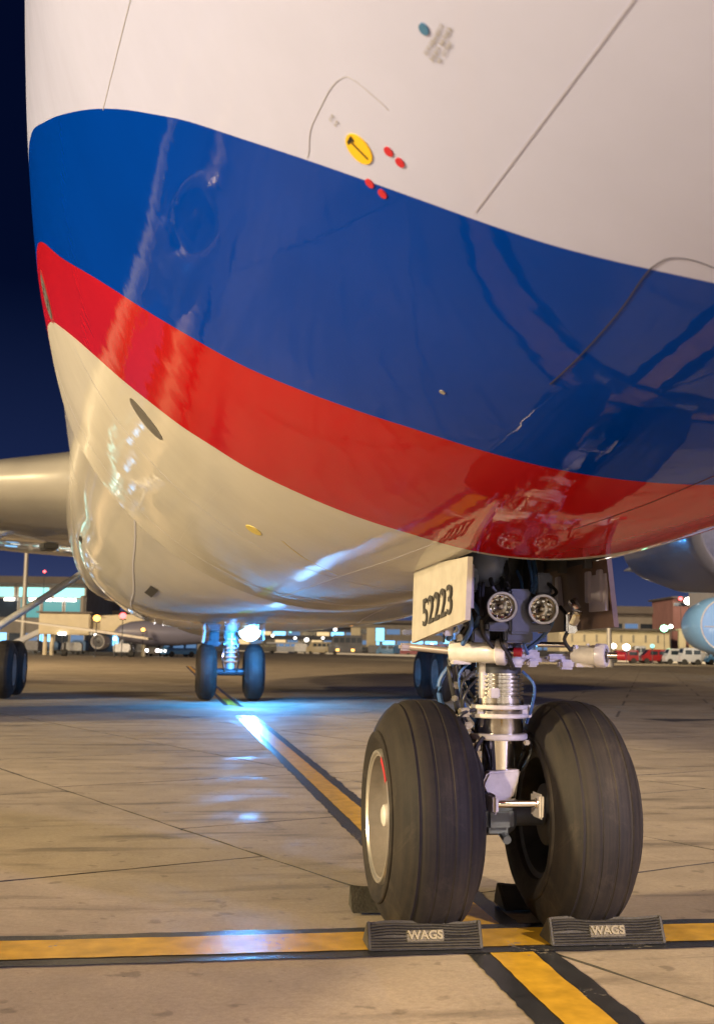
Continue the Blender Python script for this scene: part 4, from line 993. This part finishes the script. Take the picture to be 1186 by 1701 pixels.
for i, (px, py, D, r, m_, lb) in enumerate(((150, 1021, 200, .45, E_WHT, 'white lamp left of the orange beacon'), (110, 1045, 149, .22, E_WHT, 'white lamp under the jet bridge cabin'), (155, 1041, 180, .4, E_BLU, 'blue lamp below the orange beacon'), (165, 1055, 150, .22, E_WHT, 'white lamp just left of the jet engine'), (197, 1061, 130, .2, E_WHT, 'low white lamp just right of the jet engine'), (243, 1046, 140, .25, E_ORG, 'small orange lamp above the glaring headlights'), (301, 1041, 150, .3, E_WHT, 'white lamp above the blue lit car'), (223, 1034, 180, .4, E_TEALH, 'teal lamp right of the red beacon'))):
    small_light('apron_lamp', px, py, D, r, m_, lb, 'lamp', 'small apron lamps at the far terminals')
# vehicles
def van(px, D, L_, H, body, label, cat, cabin=.3, lights=None, glass=M_DGL, rz=0, name='service_van'):
    p = at(px, D); root = tag(empty(name, (p.x, p.y, FZ), RZ+rz), label, cat)
    W_ = min(2.3, H*.95); b_ = B()
    pr = [(-L_/2, .35), (-L_/2, H*.52), (-L_/2+L_*.08, H*.58), (-L_/2+L_*cabin*.55, H*.97), (-L_/2+L_*cabin*.7, H), (L_/2-.1, H), (L_/2, H-.1), (L_/2, .35)]
    prism(b_, pr, -W_/2, W_/2, 'Y'); bmesh.ops.bevel(b_, geom=list(b_.edges), offset=.05, segments=2, affect='EDGES'); obj('body', b_, body, root, angle=30)
    for i in range(max(2, int(L_/1.6))):
        n_ = max(2, int(L_/1.6)); x = -L_/2+L_*cabin*.6+(L_-L_*cabin*.6)*(i+.5)/n_; b_ = B()
        for s_ in (-1, 1): box(b_, (x, s_*(W_/2+.005), H*.74), ((L_-L_*cabin*.6)/n_*.8, .03, H*.26))
        obj('side_window', b_, glass, root, False)
    b_ = B(); q = prism(b_, [(-L_/2+L_*.085, H*.60), (-L_/2+L_*cabin*.53, H*.95), (-L_/2+L_*cabin*.56, H*.93), (-L_/2+L_*.1, H*.57)], -W_*.42, W_*.42, 'Y'); obj('windscreen', b_, glass, root, False)
    for x in (-L_*.32, L_*.32):
        for s_ in (-1, 1): b_ = B(); cyl(b_, (x, s_*W_*.38, .36), (x, s_*(W_/2+.02), .36), .36, seg=16); obj('wheel', b_, M_RUB, root)
    if lights:
        for s_ in (-1, 1): b_ = B(); box(b_, (-L_/2-.03, s_*W_*.34, .75), (.08, .42, .30), bev=.03); obj('headlight', b_, lights, root, False)
    return root
def tail(root, L_, W_, z, ma, s):
    for s_ in (-1, 1): b_ = B(); box(b_, (-s_*L_, -W_/2-.05, z), (s, .08, s*.7), bev=.02); obj('lamp', b_, ma, root, False)
FZc = FZ
van(265, 158, 4.8, 2.3, M_CARD, 'dark van facing us with both headlights glaring, left of the centre gear', 'van', lights=E_HEAD, rz=R(88))
v = van(303, 150, 4.4, 1.9, M_CARB, 'blue lit car beside the van with glaring headlights', 'car', lights=E_WHT, rz=R(35), glass=E_DIMB, name='parked_car')
van(230, 185, 5.5, 2.6, M_CARW, 'pale service van behind the distant jet', 'van')
van(475, 330, 11, 3.0, M_CARW, 'long white apron bus right of the glaring landing lamp', 'bus', cabin=.12, glass=E_DIMB, name='apron_bus')
van(445, 300, 6, 2.5, M_CARD, 'dark van half hidden behind the centre gear', 'van')
van(533, 300, 6.4, 3.1, M_CARY, 'tan truck between the white bus and the dark lorry', 'truck', cabin=.45, name='tan_truck')
r_ = van(577, 290, 8.5, 4.8, M_CARD, 'dark lorry showing two orange lamps', 'lorry', cabin=.25, name='dark_lorry'); tail(r_, 1.9, 2.3, 1.1, E_ORG, .75)
van(648, 280, 6.0, 2.6, M_CARB, 'blue van beside the lit blue panel', 'van')
van(705, 262, 10.5, 2.7, M_CARR, 'long red bus seen below the gear door', 'bus', cabin=.12, glass=E_DIMB, name='red_bus')
van(610, 305, 4.5, 2.0, M_CARD, 'dark car at the foot of the beige columns', 'car', name='parked_car')
van(905, 230, 9, 2.8, M_CARD, 'dark bus seen between the nose gear actuators', 'bus', cabin=.12, glass=E_DIMB, name='dark_bus')
van(1034, 158, 4.0, 1.75, M_CARR, 'red tug just right of the mast', 'tug', cabin=.5, name='red_tug')
van(1059, 170, 1.9, 2.4, M_CARW, 'small white kiosk truck between two red vehicles', 'truck', cabin=.3, name='white_truck')
van(1084, 158, 3.4, 1.9, M_CARR, 'red pickup left of the white vans', 'pickup', cabin=.5, name='red_pickup')
van(1122, 150, 3.2, 2.0, M_CARW, 'white van with dark windows right of the red pickup', 'van')
van(1143, 146, 2.6, 2.1, M_CARW, 'small white van overlapping its neighbour on the right', 'van')
van(1190, 150, 3.2, 1.6, M_CARB, 'pale blue car at the edge under the round nacelle', 'car', name='parked_car')
# centre backdrop
building('terminal_building', 360, 600, 420, 9.0, M_NAVY, 'far dark terminal block with blue window strips behind the white bus', 'terminal', 24, floors=((6.0, 7.4, 10, [E_BLU, E_DIMB, M_DGL, E_WARM]), (2.6, 4.4, 12, [E_DIMB, M_DGL, E_WARM])), roofh=1)
building('terminal_building', 590, 800, 400, 10.5, M_CONC, 'grey terminal block behind the red bus', 'terminal', 24, floors=((3.0, 4.4, 9, [E_DIMB, E_BLU, E_BLU]), (6.6, 8.4, 8, [M_DGL, M_DGL, E_DIMB])), roofh=1)
for px, w_ in ((594, 2.6), (620, 2.6)):
    p = at(px, 310); o = tag(empty('beige_column', (p.x, p.y, FZ), RZ), 'beige square column left of the blue lit panel' if px == 620 else 'beige square column beside the dark lorry', 'column')
    b_ = B(); box(b_, (0, 0, 3.6), (w_, 2, 7.2), bev=.1); obj('shaft', b_, M_CREAM, o, False); b_ = B(); box(b_, (0, 0, 7.5), (w_+1.2, 2.6, .6)); obj('capital', b_, M_CONC, o, False)
p = at(634, 300); o = tag(empty('light_panel', (p.x, p.y, FZ), RZ), 'tall glowing pale blue panel above the blue van', 'sign')
b_ = B(); box(b_, (0, -.2, 5.2), (2.2, .1, 3.4)); obj('lit_face', b_, emi('panel_blue', (.25, .65, .95), 1.1), o, False); b_ = B(); box(b_, (0, 0, 5.2), (2.5, .25, 3.7)); cyl(b_, (0, .1, 0), (0, .1, 3.5), .15, seg=8); obj('case', b_, M_DARK, o, False)
p = at(752, 230); o = tag(empty('light_panel', (p.x, p.y, FZ), RZ), 'glowing blue panel behind the nose gear door corner', 'sign')
b_ = B(); box(b_, (0, -.2, 4.6), (3.4, .1, 3.8)); obj('lit_face', b_, emi('panel_blue', (.25, .65, .95), 1.1), o, False); b_ = B(); box(b_, (0, 0, 4.6), (3.7, .25, 4.1)); cyl(b_, (0, .1, 0), (0, .1, 3), .15, seg=8); obj('case', b_, M_DARK, o, False)
for px, py, D, r, m_, lb in ((517, 1044, 330, .5, E_ORG, 'amber lamp above the right end of the white bus'), (513, 1063, 320, .6, E_WHT, 'white lamp at the right end of the white bus'), (560, 1046, 350, .5, E_WHT, 'white lamp above the dark lorry'), (494, 1060, 340, .4, E_WHT, 'white lamp over the middle of the white bus'), (457, 1056, 330, .4, E_WHT, 'white lamp over the left end of the white bus'), (540, 1060, 340, .4, E_WHT, 'white lamp over the tan truck'), (486, 1050, 340, .4, E_TEALH, 'teal lamp high over the white bus'), (880, 1077, 260, .4, E_WHT, 'white lamp seen left between the steering actuators'), (935, 1077, 240, .4, E_WHT, 'white lamp seen right between the steering actuators'), (905, 1074, 260, .4, E_TEALH, 'teal lamp seen in the middle between the steering actuators'), (690, 1073, 300, .4, E_TEALH, 'teal lamp over the middle of the red bus'), (720, 1071, 300, .4, E_WHT, 'white lamp over the right half of the red bus'), (672, 1074, 300, .3, E_TEALH, 'teal lamp over the left end of the red bus')):
    small_light('apron_lamp', px, py, D, r, m_, lb, 'lamp', 'small apron lamps along the horizon')
# carts, loaders and containers standing about the far apron
M_TARP = mat('grey_tarpaulin', (.22, .22, .24), .7, noise=.2, nscale=2); M_BOXB = mat('blue_container', (.05, .13, .30), .5, noise=.2, nscale=2); M_BOXS = mat('silver_container', (.45, .45, .47), .35, .5, noise=.2, nscale=2)
def cart(px, D, L_, H, ma, label, dz=.5):
    p = at(px, D); root = tag(empty('baggage_cart', (p.x, p.y, FZ), RZ+random.uniform(-.3, .3)), label, 'baggage cart', 'baggage carts on the far apron')
    b_ = B(); box(b_, (0, 0, .45), (L_, 1.5, .14)); obj('deck', b_, M_DARK, root, False)
    b_ = B(); pr = [(-L_/2+.1, .55), (-L_/2+.05, H*.85), (-L_/2+.35, H), (L_/2-.35, H), (L_/2-.05, H*.85), (L_/2-.1, .55)]; prism(b_, pr, -.7, .7, 'Y'); obj('cover', b_, ma, root, False)
    for x in (-L_*.32, L_*.32):
        b_ = B(); cyl(b_, (x, -.75, .24), (x, -.6, .24), .24, seg=12); obj('wheel', b_, M_RUB, root)
    b_ = B(); cyl(b_, (L_/2, 0, .4), (L_/2+.8, 0, .3), .04, seg=6); obj('tow_bar', b_, M_DARK, root)
for a_ in ((62, 168, 2.6, 1.9, M_TARP, 'grey covered cart just right of the left mast foot'), (92, 172, 2.8, 1.8, M_BOXB, 'blue covered cart under the jet bridge'), (128, 160, 2.8, 1.7, M_BOXS, 'silver covered cart left of the distant jet nose'), (140, 178, 2.4, 2.1, M_BOXB, 'blue box cart behind the distant jet'), (212, 150, 2.4, 1.6, M_BOXS, 'silver cart below the distant jet wing'), (236, 165, 2.2, 1.8, M_TARP, 'grey cart left of the glaring headlights'), (330, 175, 2.6, 1.9, M_TARP, 'grey cart left of the centre gear wheels'), (505, 310, 3.6, 2.6, M_BOXS, 'silver cart between the white bus and the tan truck'), (625, 285, 3.2, 2.4, M_TARP, 'grey cart at the foot of the beige columns'), (668, 275, 3.0, 2.3, M_BOXB, 'blue cart left of the red bus'), (960, 190, 2.8, 2.0, M_TARP, 'grey cart under the low cream pier'), (1168, 152, 2.2, 1.6, M_BOXS, 'silver cart right of the white vans'), (1102, 160, 1.8, 1.5, M_TARP, 'grey cart between the red pickup and the white van')): cart(*a_)
# right terminal
building('terminal_building', 985, 1290, 215, 8.6, M_CONC, 'grey terminal block with a flat roof behind the slim mast', 'terminal', 30, floors=((5.6, 6.8, 12, [M_DGL, M_DGL, E_DIMB]),), roofh=1.4)
building('pier_building', 930, 1112, 188, 5.0, M_CREAM, 'low cream lit pier in front of the grey terminal', 'building', 12, floors=((3.1, 4.3, 9, [M_CREAM]),), roofh=.3, zlo=1.5)
building('rooftop_block', 1118, 1200, 200, 10.9, M_PINK, 'pinkish rooftop block carrying a white lamp', 'building', 14, floors=((9.6, 10.2, 3, M_DGL),), roofh=.3)
for px in (1132, 1150, 1164, 1185):
    p = at(px, 180); o = tag(empty('pier_column', (p.x, p.y, FZ), RZ), {1132: 'cream column nearest the green lamp', 1150: 'cream column second from the green lamp', 1164: 'cream column third from the green lamp', 1185: 'cream column at the picture edge beneath the nacelle'}[px], 'column')
    b_ = B(); box(b_, (0, 0, 2.5), (1.0, 1, 5.0), bev=.06); obj('shaft', b_, M_CREAM, o, False); b_ = B(); box(b_, (0, 0, 5.1), (1.5, 1.4, .25)); obj('capital', b_, M_CREAM, o, False)
for px, py, D, r, m_, lb in ((1144, 999, 196, .75, E_WHT, 'bright white lamp on the pinkish rooftop block'), (1131, 995, 196, .35, E_RED, 'red obstruction lamp beside the white rooftop lamp'), (1103, 1044, 178, .6, E_GRN, 'green lamp above the low cream pier'), (1114, 1041, 178, .35, E_WHT, 'small white lamp right next to the green lamp'), (1019, 1073, 150, .4, E_WHT, 'white lamp low at the foot of the slim mast'), (1040, 1075, 150, .5, E_WHT, 'wide white lamp above the red tug'), (1083, 1073, 150, .3, E_TEALH, 'small pale lamp above the red pickup')):
    small_light('signal_lamp', px, py, D, r, m_, lb)
# pale kerb edging the apron
g = B(); P0, P1, P2 = Vector((110, 40)), Vector((49, 222)), Vector((22, 420))
for a, b2 in ((P0, P1), (P1, P2)):
    d = (b2-a).normalized(); nn = Vector((d.y, -d.x))*.5
    vs = [(*(a-nn), FZ), (*(b2-nn), FZ), (*(b2+nn), FZ), (*(a+nn), FZ)]
    lo = [g.verts.new(q) for q in vs]; hi = [g.verts.new((q[0], q[1], q[2]+.40)) for q in vs]
    g.faces.new(hi)
    for i in range(4): g.faces.new((lo[i], lo[(i+1) % 4], hi[(i+1) % 4], hi[i]))
tag(obj('kerb', g, mat('white_kerb_paint', (.78, .74, .68), .6), None, False), 'low white painted kerb edging the apron', kind='structure')
# neighbour's engine at the picture's edge, blue light put into its colour
p = at(1208, 72); o = tag(empty('neighbouring_airliner', (p.x, p.y, FZ), RZ), 'neighbouring airliner of which the round blue lit engine cowl shows at the picture edge', 'airliner')
cz = 3.15
b_ = B(); lathe(b_, [(6.4, 1.0), (4.6, 1.6), (2.2, 1.86), (.3, 1.82), (0, 1.66), (-.04, .8), (-.05, 0)], (0, 0, cz), (0, 1, 0), 48, cap=False); cw = obj('engine_cowl', b_, mat('blue_lit_cowl', (.20, .42, .80), .3, coat=.5), o)
b_ = B(); lathe(b_, [(0, 1.67), (-.04, 1.70), (-.04, 1.62)], (0, 0, cz), (0, 1, 0), 48, cap=False); obj('cowl_lip', b_, M_WHITE, cw)
b_ = B(); box(b_, (0, -.1, cz-.1), (2.9, .03, .05)); obj('cowl_band', b_, M_WHITE, cw, False)
b_ = B(); box(b_, (0, 4.5, cz+2.1), (.5, 6, 1.6), bev=.1); obj('pylon', b_, M_WING, o)
b_ = B(); prism(b_, [(3.5, cz+3.0), (4.5, cz+3.4), (7, cz+3.5), (12, cz+3.0), (7, cz+2.8)], 1, 26, 'X'); obj('wing', b_, M_WING, o)
b_ = B(); lathe(b_, [(-24, .5), (-20, 2.2), (-15, 2.9), (20, 2.9), (30, 1.6), (36, .3)], (16, 6, 4.6), (0, 1, 0), 28); obj('fuselage', b_, M_WING, o)
# unseen lit frontages, added so the glossy skin has bright windows to mirror
for i, (cx, cy, rz, w_, h_, lb) in enumerate(((-95, -60, R(118), 150, 12, 'unseen lit terminal frontage off the starboard nose, added for reflections'), (30, -120, R(195), 170, 11, 'unseen lit terminal frontage ahead of the aircraft, added for reflections'), (-120, 60, R(75), 120, 10, 'unseen lit cargo hall off the starboard wing, added for reflections'))):
    root = tag(empty('terminal_building', (cx, cy, FZ), rz), lb, 'terminal')
    b_ = B(); box(b_, (0, 15, h_/2), (w_, 30, h_)); obj('wall', b_, M_CONC, root, False)
    b_ = B(); box(b_, (0, 14, h_+.6), (w_+2, 33, 1.2)); obj('roof', b_, M_ROOF, root, False)
    n_ = 14
    for k_ in range(n_):
        ma = random.choice((E_WARM, E_STREAK, E_STREAK, E_DIMB, E_STREAK)); b_ = B(); box(b_, (0, -.06, 3.2), (w_/n_*.8, .1, 3.6)); o = obj('window', b_, ma, root, False); o.location.x = -w_/2+w_/n_*(k_+.5)
        if k_ % 2: b_ = B(); box(b_, (0, -.5, h_-1.2), (1.6, .6, .6)); o = obj('wall_lamp', b_, E_WHT, root, False); o.location.x = -w_/2+w_/n_*(k_+.5)
# the masts that carry the floodlights
for (x, y, h_), lb in zip(((15.5, -43, 24), (-47, -4, 13), (31, -35, 9)), ('floodlight mast ahead of the aircraft nose', 'floodlight mast off the starboard side', 'floodlight mast with cooler lamps off the port bow')):
    root = tag(empty('floodlight_mast', (x, y, FZ)), lb, 'light mast')
    b_ = B(); cyl(b_, (0, 0, 0), (0, 0, h_-1.7), .35, .2, seg=14); box(b_, (0, 0, h_-1.8), (3.2, .4, .3)); obj('pole', b_, M_GALV, root)

# pieces that can be picked apart become parts of their own
def explode(o):
    me = o.data; n = len(me.vertices); par = list(range(n))
    def f(x):
        while par[x] != x: par[x] = par[par[x]]; x = par[x]
        return x
    for e_ in me.edges:
        a, b2 = f(e_.vertices[0]), f(e_.vertices[1])
        if a != b2: par[a] = b2
    grp = {}
    for p_ in me.polygons: grp.setdefault(f(p_.vertices[0]), []).append(p_)
    if len(grp) < 2: return
    for polys in grp.values():
        idx = {}; vs = []; fs = []
        for p_ in polys:
            q = []
            for v_ in p_.vertices:
                if v_ not in idx: idx[v_] = len(vs); vs.append(tuple(me.vertices[v_].co))
                q.append(idx[v_])
            fs.append(q)
        nm = bpy.data.meshes.new(o.name.split('.')[0]); nm.from_pydata(vs, [], fs)
        for m_ in me.materials: nm.materials.append(m_)
        for p_, src in zip(nm.polygons, polys): p_.material_index = src.material_index; p_.use_smooth = src.use_smooth
        nm.set_sharp_from_angle(angle=R(35))
        c = bpy.data.objects.new(o.name.split('.')[0], nm); C.objects.link(c); c.parent = o.parent
        c.matrix_basis = o.matrix_basis.copy(); c.matrix_parent_inverse = o.matrix_parent_inverse.copy()
    bpy.data.objects.remove(o)
NAMES = {'door_hinge', 'tow_lug', 'end_plate', 'pipe_fitting', 'steering_bracket', 'hydraulic_pipe', 'lamp_bracket', 'centre_gear_door', 'wing_root_lamp', 'gear_hydraulics', 'wheel_bolt', 'frame', 'side_window', 'post', 'drain_mast'}
for o in list(bpy.data.objects):
    if o.type == 'MESH' and o.name.split('.')[0] in NAMES: explode(o)
